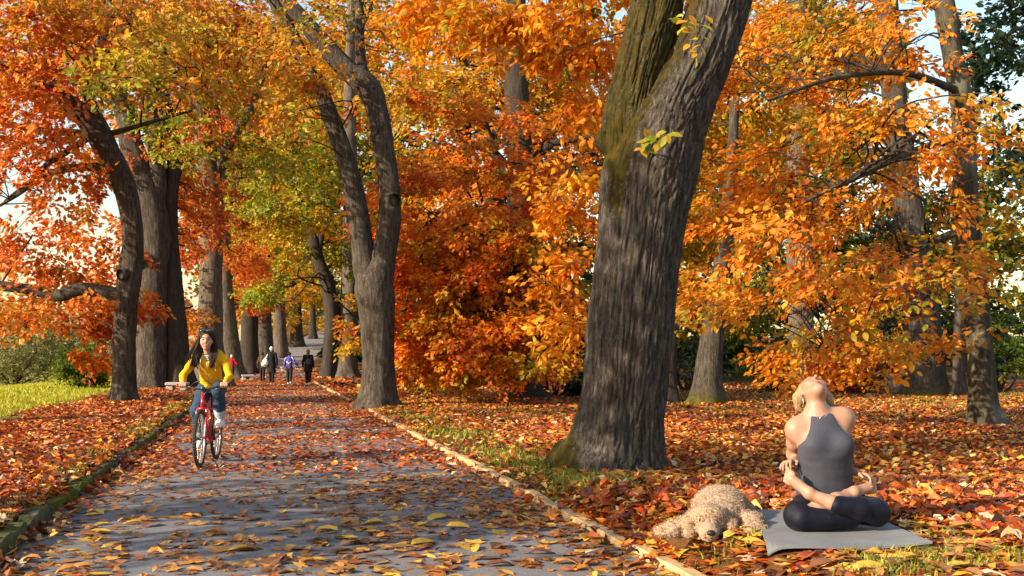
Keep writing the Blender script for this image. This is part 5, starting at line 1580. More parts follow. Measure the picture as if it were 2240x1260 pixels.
# jeans
J = Body(0.0095)
J.ell(HIP + np.array([0, 0.01, -0.02]), (0.155, 0.135, 0.10), None, 0.04)
J.chain([[HIP[0] + 0.08, HIP[1], HIP[2] - 0.03, 0.098], [*kneeR, 0.074], [*(kneeR * 0.5 + ankR * 0.5), 0.068], [*(kneeR * 0.28 + ankR * 0.72), 0.066]], 0.035)
J.chain([[HIP[0] - 0.08, HIP[1], HIP[2] - 0.03, 0.098], [*kneeL, 0.078], [*(kneeL * 0.5 + ankL * 0.5), 0.068], [*(kneeL * 0.28 + ankL * 0.72), 0.066]], 0.035)
obj("jeans", J.mesh("jeans", M["jeans"], 0, lambda p: (fbm(p * 22, 2, 5) - 0.5) * 0.016), rider)
for kn, an in ((kneeR, ankR), (kneeL, ankL)):
    C2 = Body(0.007); a_ = kn * 0.30 + an * 0.70; b_ = kn * 0.18 + an * 0.82
    C2.cone(a_, b_, 0.073, 0.070, 0.005)
    obj("turned_up_cuff", C2.mesh("turned_up_cuff", M["cuff"]), rider)
    Sh = Body(0.006)
    hl = an + np.array([0, 0.02, -0.055]); to = an + np.array([0, -0.165, -0.062])
    Sh.cone(an + np.array([0, 0.005, 0.02]), hl, 0.042, 0.043, 0.02); Sh.cone(hl, an + np.array([0, -0.09, -0.05]), 0.043, 0.043, 0.02); Sh.cone(an + np.array([0, -0.09, -0.05]), to, 0.043, 0.034, 0.02); Sh.cone(an + np.array([0, -0.02, -0.01]), an + np.array([0, -0.1, -0.035]), 0.036, 0.034, 0.02)
    Sh.half(an + np.array([0, 0, -0.092]), (0, 0, -1))
    sho = obj("shoe", Sh.mesh("shoe", M["white_shoe"]), rider)
    mb = MB()
    for k in range(5):
        y = -0.035 - 0.019 * k; z = 0.018 - 0.012 * k
        mb.tube([an + np.array([-0.026, y, z - 0.004]), an + np.array([0, y - 0.004, z + 0.006]), an + np.array([0.026, y, z - 0.004])], 0.0032, 5)
    mb.build("laces", M["cord_white"], sho)
# hair: cap on the skull, then long locks falling over both shoulders, blown to the left
Hb = Body(0.0075)
Hb.ell(h(0, 0.028, 0.045), (0.088, 0.098, 0.094), TR, 0.02)
Hb.ell(h(0.004, -0.085, -0.02), (0.060, 0.080, 0.108), TR, 0.01, sub=True)
Hb.chain([[*h(-0.07, 0.05, 0.03), 0.045], [*h(-0.085, 0.06, -0.08), 0.05], [*h(-0.105, 0.0, -0.2), 0.045], [*h(-0.125, -0.045, -0.30), 0.02]], 0.03)
Hb.chain([[*h(0.07, 0.05, 0.03), 0.04], [*h(0.082, 0.06, -0.08), 0.042], [*h(0.065, -0.03, -0.2), 0.036], [*h(0.06, -0.085, -0.31), 0.018]], 0.03)
Hb.chain([[*h(0, 0.09, 0.0), 0.07], [*h(0, 0.1, -0.15), 0.07]], 0.03)
hair = obj("hair", Hb.mesh("hair", M["hair_dark"], 0, lambda p: (fbm(p * np.array([70, 70, 12.0]), 2, 3) - 0.5) * 0.016), rider)
def lock(i):
    left = i % 5 < 3
    a = rng.random()
    if left and i % 4 == 0:      # wisps lifted by the wind
        return [h(-0.06, 0.03 * rng.random(), 0.06), h(-0.11 - 0.03 * a, 0.03, -0.03), h(-0.15 - 0.05 * a, 0.02, -0.12 - 0.05 * rng.random()), h(-0.19 - 0.07 * rng.random(), 0.0, -0.20 - 0.10 * rng.random())]
    if left:
        s0 = h(-0.05 - 0.035 * a, -0.03 + 0.09 * rng.random(), 0.10 - 0.08 * a)
        return [s0, h(-0.088 - 0.02 * a, -0.01 + 0.05 * rng.random(), -0.05), h(-0.11 - 0.05 * rng.random(), -0.045 + 0.04 * rng.random(), -0.17 - 0.02 * a), h(-0.08 - 0.12 * rng.random(), -0.095 + 0.05 * rng.random(), -0.28 - 0.07 * rng.random())]
    s0 = h(0.05 + 0.035 * a, -0.03 + 0.09 * rng.random(), 0.10 - 0.08 * a)
    return [s0, h(0.088 + 0.025 * a, 0.0 + 0.05 * rng.random(), -0.04), h(0.07 + 0.06 * rng.random(), -0.05, -0.16), h(0.03 + 0.08 * rng.random(), -0.115 + 0.03 * rng.random(), -0.28 - 0.07 * rng.random())]
strands(None, 110, lock, 0.0085).build("locks", M["hair_dark"], hair)["kind"] = "stuff"
# sunglasses pushed up on the hair
sg = empty("sunglasses", tuple(h(0, -0.045, 0.125))); sg.parent = rider
for sx in (-1, 1):
    mb = MB(); mb.ball((sx * 0.036, 0, 0), (0.032, 0.010, 0.020), 14, 8, rot('X', -40)); mb.build("lens", M["lens"], sg)
mb = MB()
for sx in (-1, 1):
    t_ = np.linspace(0, 2 * PI, 18, endpoint=False)
    mb.tube((np.stack([0.033 * np.cos(t_), 0 * t_, 0.021 * np.sin(t_)], -1) @ rot('X', -40).T) + np.array([sx * 0.036, -0.002, 0]), 0.003, 5, closed=True)
    mb.tube([[sx * 0.068, 0, 0.005], [sx * 0.086, 0.04, -0.02], [sx * 0.09, 0.09, -0.05]], 0.003, 5)
mb.tube([[-0.006, -0.004, 0.004], [0.006, -0.004, 0.004]], 0.003, 5); mb.build("glasses_frame", M["black_metal"], sg)
# ------------------------------------------------------------------ yoga mat, the woman on it, her dog
def bank_pt(u, v):
    z = ground_at(u, v, 4.5, 12); x = (u - CX) / F * z
    return np.array([x, z, float(terrain(x, z))])
MAT_Z = float(terrain(1.95, 6.75)) + 0.030
def on_mat(u, v):
    z = (H - MAT_Z) * F / (v - CY)
    return np.array([(u - CX) / F * z, z, MAT_Z])
cs = [on_mat(1680, 1197), on_mat(2040, 1193), on_mat(1898, 1122), on_mat(1648, 1112)]
mc = np.mean(cs, 0); mc[2] = MAT_Z
mt = NT("grey_mat_foam"); v = mt.coord("Object")
f1 = mt.noise(v, 240, 3); f2 = mt.noise(v, 4, 4)
mt.base(mt.ramp(f2, [(0.3, (0.15, 0.15, 0.155)), (0.7, (0.20, 0.20, 0.205))])); mt.set(Roughness=0.75, Specular_IOR_Level=0.3); mt.bump(f1, 0.25, 0.003)
nx, ny = 36, 24
verts, quads = [], []
for layer, dz in ((0, 0.0), (1, -0.012)):
    for j in range(ny + 1):
        for i in range(nx + 1):
            s_, t_ = i / nx, j / ny
            p = (cs[0] * (1 - s_) + cs[1] * s_) * (1 - t_) + (cs[3] * (1 - s_) + cs[2] * s_) * t_
            lift = 0.006 * math.sin(s_ * 7.0 + 0.5) * (1 - t_) ** 3 + 0.012 * (s_ ** 8) * (1 - t_) ** 2
            edge_ = max(abs(s_ - 0.5), abs(t_ - 0.5)) * 2
            sag = (float(terrain(p[0], p[1])) + 0.030 - MAT_Z) * float(sstep(0.45, 1.0, edge_))
            verts.append(p - mc + np.array([0, 0, dz + lift + sag]))
off = (nx + 1) * (ny + 1)
for j in range(ny):
    for i in range(nx):
        a_ = j * (nx + 1) + i
        quads.append([a_, a_ + 1, a_ + nx + 2, a_ + nx + 1]); quads.append([off + a_ + nx + 1, off + a_ + nx + 2, off + a_ + 1, off + a_])
for i in range(nx):
    quads.append([off + i, off + i + 1, i + 1, i]); k_ = ny * (nx + 1) + i; quads.append([k_, k_ + 1, off + k_ + 1, off + k_])
for j in range(ny):
    a_ = j * (nx + 1); quads.append([a_, a_ + nx + 1, off + a_ + nx + 1, off + a_]); a_ += nx; quads.append([off + a_, off + a_ + nx + 1, a_ + nx + 1, a_])
mat_o = obj("yoga_mat", raw_mesh("yoga_mat", np.array(verts), np.array(quads), mt.m, False)); mat_o.location = mc
tag(mat_o, "grey yoga mat spread over the leaves under the sitting woman", "mat")

M["tank"] = cloth_material("slate_tank_top", (0.045, 0.047, 0.064), 0.2, 6, 500, 0.7)
M["leggings"] = cloth_material("navy_leggings", (0.003, 0.0035, 0.011), 0.2, 7, 500, 0.6)
WP = on_mat(1815, 1152); WP[2] = MAT_Z
wom = empty("person", WP)
wom.scale = (0.885, 0.90, 0.925)
tag(wom, "woman in grey tank top and navy leggings sitting cross-legged on the mat, head tipped back", "person")
def torso(B, inf=0.0):
    B.chain([[-0.02, 0.06, 0.13, 0.175 + inf], [-0.025, 0.04, 0.25, 0.168 + inf], [-0.03, 0.01, 0.38, 0.160 + inf], [-0.035, -0.02, 0.50, 0.165 + inf], [-0.045, -0.005, 0.60, 0.140 + inf]], 0.06, (0, 1, 0), 1.5)
    for sx, bx in ((-1, -0.125), (1, 0.055)):
        B.ell((bx, -0.095, 0.545), (0.072 + inf, 0.055 + inf, 0.062 + inf), None, 0.06)
    B.cone((-0.18, 0.02, 0.635), (0.075, 0.02, 0.695), 0.066 + inf, 0.066 + inf, 0.06)
    return B
b = Body(0.0072)
torso(b)
shL, shR = np.array([-0.232, 0.025, 0.632]), np.array([0.112, 0.025, 0.700])
elL, elR = np.array([-0.205, 0.18, 0.46]), np.array([0.125, 0.19, 0.49])
hdR, hdL = np.array([-0.235, 0.05, 0.425]), np.array([0.19, 0.03, 0.355])
b.ell(shL, (0.056, 0.056, 0.062), None, 0.06); b.ell(shR, (0.056, 0.056, 0.062), None, 0.06)
b.cone((-0.10, 0.05, 0.735), shL + np.array([0.02, 0.01, 0.015]), 0.050, 0.052, 0.07); b.cone((-0.06, 0.05, 0.745), shR + np.array([-0.02, 0.01, 0.012]), 0.050, 0.052, 0.07)
b.cone((-0.16, 0.02, 0.56), shL, 0.06, 0.045, 0.05); b.cone((0.07, 0.02, 0.60), shR, 0.06, 0.045, 0.05)
b.chain([[*shL, 0.052], [*(0.5 * shL + 0.5 * elL), 0.048], [*elL, 0.042], [0.0, 0.20, 0.38, 0.038], [0.13, 0.15, 0.35, 0.032], [*hdL, 0.026]], 0.03)
b.chain([[*shR, 0.052], [*(0.5 * shR + 0.5 * elR), 0.048], [*elR, 0.042], [-0.05, 0.20, 0.43, 0.038], [-0.19, 0.14, 0.42, 0.032], [*hdR, 0.026]], 0.03)
# neck and the head thrown back
b.chain([[-0.075, 0.03, 0.66, 0.085], [-0.082, 0.02, 0.745, 0.061], [-0.088, 0.03, 0.83, 0.057]], 0.05)
b.ell((-0.09, 0.10, 0.895), (0.080, 0.100, 0.088), None, 0.03)
b.ell((-0.09, 0.02, 0.885), (0.073, 0.075, 0.058), rot('X', 18), 0.035)
b.ell((-0.09, -0.045, 0.905), (0.042, 0.036, 0.034), None, 0.035)
b.chain([[-0.09, 0.055, 0.965, 0.011], [-0.09, 0.015, 0.985, 0.0145]], 0.014)
b.ell((-0.09, -0.008, 0.945), (0.026, 0.014, 0.010), None, 0.012)
for sx in (-1, 1):
    b.ell((-0.09 + sx * 0.042, 0.03, 0.935), (0.026, 0.03, 0.022), None, 0.03)
    b.ell((-0.09 + sx * 0.083, 0.075, 0.875), (0.010, 0.030, 0.024), rot('X', 30), 0.008)
for sx, x0, x1 in ((-1, -0.10, -0.20), (1, -0.05, 0.075)):      # collar bones
    b.cone((x0, -0.045, 0.705), (x1, -0.02, 0.70 + (0.03 if sx > 0 else -0.02)), 0.012, 0.010, 0.02)
# legs
b.chain([[0.09, 0.03, 0.12, 0.095], [0.265, -0.17, 0.105, 0.062], [0.255, -0.20, 0.135, 0.058], [0.06, -0.25, 0.165, 0.052], [-0.06, -0.25, 0.190, 0.044], [-0.19, -0.215, 0.24, 0.034]], 0.025)
b.chain([[-0.12, 0.03, 0.12, 0.095], [-0.26, -0.17, 0.088, 0.062], [-0.24, -0.21, 0.10, 0.058], [0.0, -0.15, 0.19, 0.05], [0.13, -0.09, 0.225, 0.034]], 0.025)
foot_on(b, (-0.20, -0.215, 0.245), (-0.36, -0.15, 0.37), (-0.35, -0.9, 0.1), side=1, s=1.05)
foot_on(b, (0.14, -0.10, 0.24), (0.325, -0.04, 0.285), (0.1, -0.9, 0.35), side=-1, s=1.08)
# hands reach round the back and close over the feet
hand_on(b, hdR, (-0.62, -0.70, 0.02), (0.25, -0.1, -0.95), 1.05, 0.45, 0.18, side=-1)
hand_on(b, hdL, (0.68, -0.62, -0.20), (-0.2, -0.25, -0.9), 1.05, 0.5, 0.18, side=1)
body = obj("body", b.mesh("body", M["skin2"]), wom)
# face as seen from below: lips, nostrils, lashes
mb = MB(); mb.tube(spline([(-0.113, -0.006, 0.945), (-0.09, -0.022, 0.951), (-0.067, -0.006, 0.945)], count=4), 0.006, 6); mb.build("lips", M["lip"], body)
mb = MB()
for sx in (-1, 1): mb.ball((-0.09 + sx * 0.0065, 0.0015, 0.983), (0.0035, 0.003, 0.003), 8, 6)
mb.build("nostrils", M["eye_dark"], body)
mb = MB()
for sx in (-1, 1): mb.tube(spline([(-0.09 + sx * 0.02, 0.058, 0.962), (-0.09 + sx * 0.04, 0.052, 0.964), (-0.09 + sx * 0.058, 0.06, 0.95)], count=3), 0.003, 5)
mb.build("eyelashes", M["brow"], body)
# tank top
T_ = torso(Body(0.0075), 0.010)
T_.chain([[-0.075, 0.02, 0.65, 0.092], [-0.080, 0.015, 0.725, 0.072]], 0.04)
T_.ell((-0.315, 0.0, 0.725), (0.172, 0.35, 0.225), None, 0.01, sub=True)
T_.ell((0.175, 0.0, 0.80), (0.178, 0.35, 0.215), None, 0.01, sub=True)
T_.ell((-0.082, -0.06, 0.795), (0.075, 0.12, 0.075), None, 0.01, sub=True)
T_.half((0, 0, 0.745), (0, 0, 1))
tank = obj("tank_top", T_.mesh("tank_top", M["tank"], 0, lambda p: (fbm(p * np.array([8, 8, 26.0]), 2, 9) - 0.5) * 0.006), wom)
# leggings, cropped at mid-calf on the front leg
L_ = Body(0.0075)
L_.ell((-0.02, 0.08, 0.13), (0.205, 0.15, 0.135), None, 0.05)
L_.chain([[0.09, 0.05, 0.13, 0.112], [0.268, -0.15, 0.115, 0.090], [0.268, -0.175, 0.120, 0.084], [0.13, -0.245, 0.152, 0.074], [-0.03, -0.262, 0.178, 0.056]], 0.02)
L_.chain([[-0.13, 0.05, 0.12, 0.110], [-0.262, -0.17, 0.098, 0.094], [-0.25, -0.205, 0.088, 0.086]], 0.02)
L_.chain([[-0.25, -0.205, 0.088, 0.086], [-0.08, -0.215, 0.082, 0.070], [0.10, -0.18, 0.085, 0.064], [0.19, -0.09, 0.16, 0.05]], 0.005)
L_.half((0, 0, 0.003), (0, 0, -1))
obj("leggings", L_.mesh("leggings", M["leggings"], 0, lambda p: (fbm(p * 16, 2, 19) - 0.5) * 0.007), wom)
# hair hangs back and to both sides
Hb = Body(0.007)
Hb.ell((-0.085, 0.135, 0.885), (0.092, 0.085, 0.085), None, 0.03)
Hb.chain([[-0.155, 0.11, 0.90, 0.028], [-0.182, 0.13, 0.84, 0.034], [-0.188, 0.12, 0.76, 0.016]], 0.03)
Hb.chain([[-0.02, 0.11, 0.90, 0.028], [0.02, 0.13, 0.83, 0.038], [0.06, 0.12, 0.77, 0.018]], 0.03)
Hb.chain([[-0.08, 0.17, 0.86, 0.06], [-0.075, 0.17, 0.78, 0.05]], 0.03)
hr = obj("hair", Hb.mesh("hair", M["hair_blond"], 0, lambda p: (fbm(p * np.array([80, 80, 14.0]), 2, 23) - 0.5) * 0.014), wom)
def lock2(i):
    a = rng.random()
    if i % 2:
        return [(-0.16 - 0.01 * a, 0.06 + 0.06 * rng.random(), 0.925 - 0.03 * a), (-0.178 - 0.012 * a, 0.09 + 0.04 * a, 0.86), (-0.185 - 0.015 * rng.random(), 0.11, 0.80), (-0.165 - 0.045 * rng.random(), 0.10, 0.745 + 0.03 * rng.random())]
    return [(-0.02 + 0.01 * a, 0.06 + 0.06 * rng.random(), 0.925 - 0.03 * a), (0.005 + 0.02 * a, 0.09 + 0.04 * a, 0.86), (0.025 + 0.03 * rng.random(), 0.11, 0.805), (0.03 + 0.07 * rng.random(), 0.10, 0.765 + 0.03 * rng.random())]
strands(None, 80, lock2, 0.007).build("locks", M["hair_blond"], hr)["kind"] = "stuff"
mb = MB()
mb.tube(spline([(-0.145, 0.0, 0.755), (-0.12, -0.055, 0.735), (-0.085, -0.068, 0.722), (-0.05, -0.058, 0.738), (-0.018, 0.0, 0.762)], count=5), 0.0022, 5); mb.ball((-0.086, -0.071, 0.717), 0.006, 8, 6); mb.build("necklace", M["chrome"], wom)
mb = MB(); t_ = np.linspace(0, 2 * PI, 18, endpoint=False); mb.tube(np.stack([-0.172 + 0 * t_ + 0.01 * np.cos(t_), 0.04 + 0.024 * np.cos(t_), 0.825 + 0.026 * np.sin(t_)], -1), 0.0028, 5, closed=True); mb.build("hoop_earring", M["chrome"], wom)

# --- curly dog asleep beside the mat
DP = bank_pt(1566, 1178)
dog = empty("dog", DP, 0.0)
dog.scale = (0.97, 0.95, 0.82)
tag(dog, "curly beige dog lying with its chin on the ground beside the yoga mat", "dog")
fur = NT("beige_curly_fur"); v = fur.coord("Object")
n1 = fur.noise(v, 9, 4); n2 = fur.noise(v, 75, 4, 0.7)
c = fur.ramp(n1, [(0.3, (0.36, 0.22, 0.125)), (0.7, (0.50, 0.33, 0.21))])
c = fur.mix(fur.math('MULTIPLY', fur.ramp(n2, [(0.35, (1, 1, 1)), (0.6, (0, 0, 0))]), 0.2), c, (0.28, 0.18, 0.105))
c = fur.mix(fur.attr("tint", "Fac"), c, (0.26, 0.15, 0.085))
fur.base(c); fur.set(Roughness=0.95, Specular_IOR_Level=0.1); fur.bump(n2, 0.9, 0.02); fur.p.inputs["Sheen Weight"].default_value = 0.25
M["fur"] = fur.m
D = Body(0.0082)
D.ell((0.105, 0.42, 0.135), (0.17, 0.26, 0.155), None, 0.06)
D.ell((0.13, 0.55, 0.16), (0.165, 0.15, 0.15), None, 0.06)
D.ell((0.07, 0.24, 0.12), (0.14, 0.15, 0.115), None, 0.06)
D.cone((0.04, 0.20, 0.13), (-0.03, 0.10, 0.12), 0.095, 0.085, 0.05)
D.ell((-0.04, 0.07, 0.135), (0.112, 0.105, 0.10), None, 0.04)                    # skull
D.ell((-0.045, 0.02, 0.175), (0.085, 0.07, 0.05), None, 0.03)                    # curly brow
D.cone((-0.045, 0.0, 0.09), (-0.055, -0.10, 0.062), 0.070, 0.056, 0.03)           # muzzle
D.ell((-0.055, -0.07, 0.032), (0.05, 0.05, 0.03), None, 0.02)                     # chin
D.chain([[-0.135, 0.08, 0.16, 0.032], [-0.165, 0.05, 0.095, 0.045], [-0.160, 0.02, 0.04, 0.034]], 0.02)   # ears
D.chain([[0.06, 0.08, 0.16, 0.032], [0.088, 0.04, 0.095, 0.043], [0.09, 0.0, 0.04, 0.034]], 0.02)
D.chain([[-0.02, 0.25, 0.09, 0.075], [-0.16, 0.16, 0.065, 0.062], [-0.27, 0.07, 0.048, 0.048], [-0.335, 0.05, 0.045, 0.036]], 0.035)   # stretched foreleg
D.chain([[0.16, 0.25, 0.11, 0.075], [0.25, 0.14, 0.10, 0.062], [0.25, 0.03, 0.065, 0.056]], 0.035)
D.ell((0.235, -0.02, 0.052), (0.082, 0.075, 0.052), None, 0.03)                   # big paw
for k in range(4): D.ell((0.185 + 0.033 * k, -0.085 + 0.012 * abs(k - 1.5), 0.035), (0.019, 0.026, 0.026), None, 0.012)
D.ell((0.27, 0.50, 0.09), (0.09, 0.14, 0.09), None, 0.05)                          # haunch
D.chain([[0.30, 0.42, 0.06, 0.045], [0.29, 0.28, 0.045, 0.04]], 0.03)
D.ell((-0.085, -0.055, 0.135), (0.013, 0.018, 0.012), None, 0.012, sub=True); D.ell((-0.005, -0.055, 0.135), (0.013, 0.018, 0.012), None, 0.012, sub=True)
D.half((0, 0, 0.0), (0, 0, -1))
def curls(p):
    w = p + 0.02 * (np.stack([noise3(p * 30, 1), noise3(p * 30, 2), noise3(p * 30, 3)], -1) - 0.5)
    a_ = np.abs(2 * noise3(w * 48, 4) - 1); b_ = np.abs(2 * noise3(w * 95, 6) - 1)
    face = np.exp(-np.sum(((p - np.array([-0.05, -0.08, 0.07])) / 0.06) ** 2, -1))
    return (0.016 * (1 - a_) + 0.007 * (1 - b_)) * (1 - 0.7 * face) - 0.008
def tint(v_):
    g_ = lambda c_, r_: np.exp(-np.sum(((v_ - np.array(c_)) / r_) ** 2, -1))
    return np.clip(0.9 * g_((-0.057, -0.13, 0.06), 0.055) + 0.75 * g_((-0.085, -0.055, 0.13), 0.035) + 0.75 * g_((-0.005, -0.055, 0.13), 0.035) + 0.8 * g_((-0.165, 0.05, 0.08), 0.06) + 0.8 * g_((0.09, 0.04, 0.08), 0.06), 0, 1)
db = obj("body", D.mesh("body", M["fur"], 0, curls, attrs={"tint": tint}), dog)
# short curled tufts over the coat
me = db.data
nv_ = len(me.vertices); co_ = np.empty(nv_ * 3, np.float32); me.vertices.foreach_get("co", co_); co_ = co_.reshape(-1, 3)
no_ = np.empty(nv_ * 3, np.float32); me.vertex_normals.foreach_get("vector", no_); no_ = no_.reshape(-1, 3)
ok = np.where(~((np.abs(co_[:, 0] + 0.055) < 0.065) & (co_[:, 1] < -0.06)))[0]
pick_ = rng.choice(ok, min(5000, len(ok)), replace=False)
V_, F_ = [], []
p0 = co_[pick_] - no_[pick_] * 0.002; nn_ = no_[pick_]
tg = nrm(np.cross(nn_, rng.normal(size=nn_.shape))); bt = np.cross(nn_, tg)
rr = 0.004 + 0.003 * rng.random(len(pick_)); steps = 5
ph = rng.random(len(pick_)) * 6.28
ribs = []
for k in range(steps):
    a_ = ph + k * 1.15
    c_ = p0 + nn_ * (0.003 + 0.0028 * k)[..., None] if False else p0 + nn_ * (0.002 + 0.0026 * k) + (tg * np.cos(a_)[:, None] + bt * np.sin(a_)[:, None]) * rr[:, None]
    wv = nn_ * 0.0022 * (1 - 0.15 * k)
    ribs += [c_ - wv, c_ + wv]
V_ = np.stack(ribs, 1).reshape(-1, 3)
fq = np.array([[2 * k, 2 * k + 1, 2 * k + 3, 2 * k + 2] for k in range(steps - 1)])
F_ = (fq[None] + (np.arange(len(pick_)) * steps * 2)[:, None, None]).reshape(-1, 4)
obj("fur", raw_mesh("fur", V_, F_, M["fur"], True), dog)["kind"] = "stuff"
mb = MB(); mb.ball((-0.058, -0.157, 0.070), (0.027, 0.017, 0.022), 14, 10); mb.build("nose", plain("dog_nose", (0.012, 0.012, 0.016), 0.35, 0.2, 80, 0.3), dog)
mb = MB()
for ex in (-0.085, -0.005): mb.ball((ex, -0.052, 0.132), (0.011, 0.008, 0.008), 12, 8)
mb.build("eyes", M["eye_dark"], dog)
mb = MB(); mb.tube([(-0.095, -0.14, 0.036), (-0.058, -0.156, 0.032), (-0.02, -0.14, 0.036)], 0.004, 6); mb.build("mouth", M["eye_dark"], dog)
mb = MB(); mb.tube(spline([(-0.06, 0.17, 0.20), (0.02, 0.14, 0.215), (0.085, 0.11, 0.17), (0.105, 0.10, 0.10)], count=5), 0.007, 8); mb.build("collar", plain("tan_collar", (0.50, 0.33, 0.14), 0.7, 0.2), dog)

# ------------------------------------------------------------------ walkers far up the path
def walker(label, u, v, hgt, top, legs, hairm, coat_len=0.50, arms=((0, 0), (0, 0)), stride=0.16, flare=0.0, hair_long=0.0, skirt=False, heading=0.0, shoe=None, bulk=1.0, scarf=None):
    p = on_ground(u, v)
    e = empty("person", p, heading); tag(e, label, "person", None)
    s = hgt / 1.70
    vx = 0.019
    def q(x, y, z): return (x * s, y * s, z * s)
    b = Body(vx)
    b.chain([[*q(0, 0, 0.92), 0.13 * s], [*q(0, 0.0, 1.15), 0.12 * s], [*q(0, 0.01, 1.33), 0.13 * s]], 0.05, (0, 1, 0), 1.4)
    b.cone(q(0, 0.01, 1.38), q(0, 0.02, 1.50), 0.05 * s, 0.048 * s, 0.03)
    b.ell(q(0, 0.025, 1.585), (0.075 * s, 0.095 * s, 0.112 * s), None, 0.02)
    b.ell(q(0, 0.115, 1.56), (0.015 * s, 0.02 * s, 0.025 * s), None, 0.01)
    for sx in (-1, 1): b.ell(q(sx * 0.078, 0.03, 1.575), (0.012 * s, 0.02 * s, 0.03 * s), None, 0.01)
    hands = []
    for sx, (ax, ay) in zip((-1, 1), arms):
        sh = np.array(q(sx * 0.17, 0.01, 1.37)); el = np.array(q(sx * (0.235 + ax * 0.4), -0.03 + ay * 0.3, 1.10 + abs(ax) * 0.12)); wr = np.array(q(sx * (0.235 + ax), 0.03 + ay, 0.86 + abs(ax) * 0.75))
        b.chain([[*sh, 0.05 * s], [*el, 0.042 * s], [*wr, 0.03 * s]], 0.03)
        hand_on(b, wr, wr - el, (-sx, 0, 0), s, 0.3, 0.1, side=1, r=0.011)
        hands.append((sh, el, wr))
    feet = []
    for sx, yy in ((-1, stride), (1, -stride)):
        hp = q(sx * 0.085, 0, 0.90); kn = q(sx * 0.09, yy * 0.55 + 0.02, 0.48); an = q(sx * 0.09, yy, 0.085 + (0.05 if yy < 0 else 0))
        b.chain([[*hp, 0.085 * s], [*kn, 0.055 * s], [*an, 0.035 * s]], 0.03); b.cone(an, (an[0], an[1] + 0.13 * s, 0.03 * s), 0.032 * s, 0.03 * s); feet.append((hp, kn, an))
    obj("body", b.mesh("body", M["skin"]), e)
    L = Body(vx)
    for hp, kn, an in feet: L.chain([[*hp, 0.10 * s], [*kn, 0.075 * s], [an[0], an[1], an[2] + 0.04 * s, 0.06 * s]], 0.03)
    L.ell(q(0, 0, 0.92), (0.16 * s, 0.12 * s, 0.10 * s), None, 0.04)
    obj("trousers", L.mesh("trousers", legs), e)
    for hp, kn, an in feet:
        S_ = Body(0.012); S_.cone((an[0], an[1] - 0.04 * s, an[2] - 0.03 * s), (an[0], an[1] + 0.15 * s, max(0.04 * s, an[2] - 0.05 * s)), 0.045 * s, 0.04 * s); obj("shoe", S_.mesh("shoe", shoe or M["cloth_black"]), e)
    C_ = Body(vx)
    C_.chain([[*q(0, 0, 1.36 - coat_len), (0.155 + flare) * s * bulk], [*q(0, 0, 1.12), 0.145 * s * bulk], [*q(0, 0.01, 1.32), 0.15 * s * bulk]], 0.05, (0, 1, 0), 1.3)
    C_.half(q(0, 0, 1.36 - coat_len - 0.06), (0, 0, -1))
    C_.cone(q(-0.17, 0.01, 1.375), q(0.17, 0.01, 1.375), 0.07 * s, 0.07 * s, 0.05); C_.cone(q(0, 0.01, 1.40), q(0, 0.01, 1.455), 0.062 * s, 0.058 * s, 0.03)
    for sh, el, wr in hands: C_.chain([[*sh, 0.068 * s], [*el, 0.06 * s], [*(el * 0.1 + wr * 0.9), 0.05 * s]], 0.03)
    ct = obj("coat", C_.mesh("coat", top, 0, lambda p_: (fbm(p_ * 12, 2, 13) - 0.5) * 0.02), e)
    Hh = Body(vx * 0.8); Hh.ell(q(0, 0.005, 1.605), (0.088 * s, 0.10 * s, 0.108 * s), None, 0.02); Hh.ell(q(0, 0.11, 1.55), (0.06 * s, 0.06 * s, 0.085 * s), None, 0.01, sub=True)
    if hair_long > 0: Hh.chain([[*q(0, -0.03, 1.58), 0.085 * s], [*q(0, -0.05, 1.58 - hair_long), 0.07 * s]], 0.03)
    obj("hair", Hh.mesh("hair", hairm, 0, lambda p_: (fbm(p_ * 40, 2, 3) - 0.5) * 0.012), e)
    return e, s, ct
cb = M["cloth_black"]
brown = cloth_material("brown_jacket", (0.07, 0.045, 0.028), 0.3, 8); blue = cloth_material("blue_tracksuit", (0.075, 0.06, 0.30), 0.3, 8); redc = cloth_material("red_jacket", (0.32, 0.012, 0.018), 0.3, 8)
dktr = cloth_material("dark_trousers", (0.018, 0.014, 0.014), 0.3, 8)
walker("grey-haired woman in long black coat with white bag walking away up the path", 594, 839, 1.72, cb, cb, M["hair_white"], 0.80, flare=0.05, arms=((0.0, 0), (0.02, 0)))
tp_ = on_ground(594, 839)
bag = Body(0.012); bag.ell((0, 0, 0), (0.15, 0.10, 0.19), None, 0.03); bag.ell((-0.06, -0.02, -0.09), (0.12, 0.09, 0.10), None, 0.05); bag.chain([[0.02, 0, 0.15, 0.06], [0.09, 0.03, 0.33, 0.022], [0.13, 0.06, 0.43, 0.018]], 0.05)
bo_ = obj("tote_bag", bag.mesh("tote_bag", cloth_material("white_canvas", (0.66, 0.65, 0.60), 0.5, 10), 0, lambda p_: (fbm(p_ * 16, 2, 3) - 0.5) * 0.03)); bo_.location = tp_ + np.array([-0.27, -0.10, 0.98])
tag(bo_, "white cloth bag hanging from the shoulder of the grey-haired woman", "bag")
walker("person in brown jacket walking beside the woman with the white bag", 574, 835, 1.46, brown, dktr, M["hair_dark"], 0.50, arms=((0.05, 0.05), (0, 0)), stride=0.10)
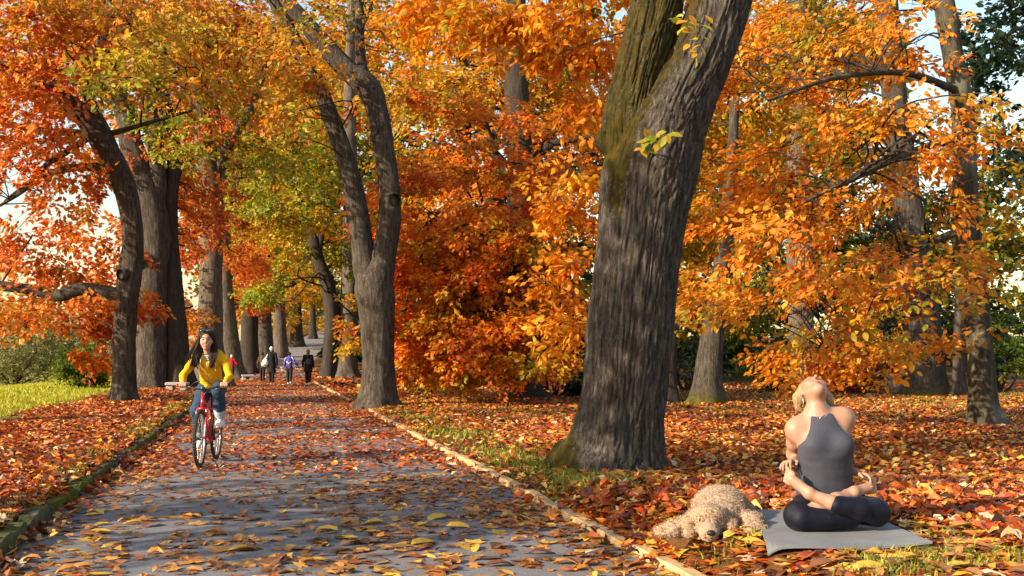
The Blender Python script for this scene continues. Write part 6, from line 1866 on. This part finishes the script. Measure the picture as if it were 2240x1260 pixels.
e_, s_, ct_ = walker("boy in blue jacket with white chevron walking away with one arm raised", 633, 841, 1.46, blue, dktr, M["hair_dark"], 0.46, arms=((0.03, 0), (0.20, 0.05)), stride=0.12, shoe=M["white_shoe"])
mb = MB(); mb.tube([(-0.12 * s_, -0.128 * s_, 1.20 * s_), (0.0, -0.155 * s_, 1.10 * s_), (0.12 * s_, -0.128 * s_, 1.20 * s_)], 0.02, 8); mb.build("chevron_stripe", M["stripe_white"], ct_)
for sx in (-1, 1):
    mb = MB(); mb.tube([(sx * 0.12 * s_, -0.05 * s_, 1.425 * s_), (sx * 0.20 * s_, -0.06 * s_, 1.37 * s_), (sx * 0.245 * s_, -0.07 * s_, 1.25 * s_)], 0.014, 6); mb.build("sleeve_stripe", M["stripe_white"], ct_)
walker("auburn-haired woman in black coat with backpack walking away up the path", 674, 843, 1.58, cb, cb, M["hair_red"], 0.66, flare=0.06, hair_long=0.14, arms=((0.02, 0.05), (0.0, 0)), shoe=M["white_shoe"])
tp_ = on_ground(674, 843)
bp = empty("backpack", tp_ + np.array([0.07, -0.20, 1.02])); tag(bp, "small dark backpack worn by the auburn-haired woman", "backpack")
bk = Body(0.012); bk.ell((0, 0, 0), (0.125, 0.07, 0.17), None, 0.03); obj("pack", bk.mesh("pack", plain("dark_nylon", (0.022, 0.017, 0.02), 0.5, 0.3, 20, 0.4)), bp)
bk = Body(0.012); bk.ell((0, -0.06, -0.05), (0.085, 0.035, 0.08), None, 0.03); obj("pocket", bk.mesh("pocket", plain("dark_nylon_pocket", (0.03, 0.022, 0.024), 0.5, 0.3, 20, 0.4)), bp)
for sx in (-1, 1):
    mb = MB(); mb.tube(spline([(sx * 0.07, 0.03, 0.15), (sx * 0.09, 0.12, 0.24), (sx * 0.10, 0.24, 0.22), (sx * 0.11, 0.28, 0.05)], count=4), 0.016, 6); mb.build("strap", M["black_rubber"], bp)
walker("fair-haired child in red jacket among the tree trunks behind the cyclist", 507, 834, 1.32, redc, dktr, M["hair_white"], 0.46, arms=((0.10, 0.05), (0.22, 0.08)), stride=0.14)
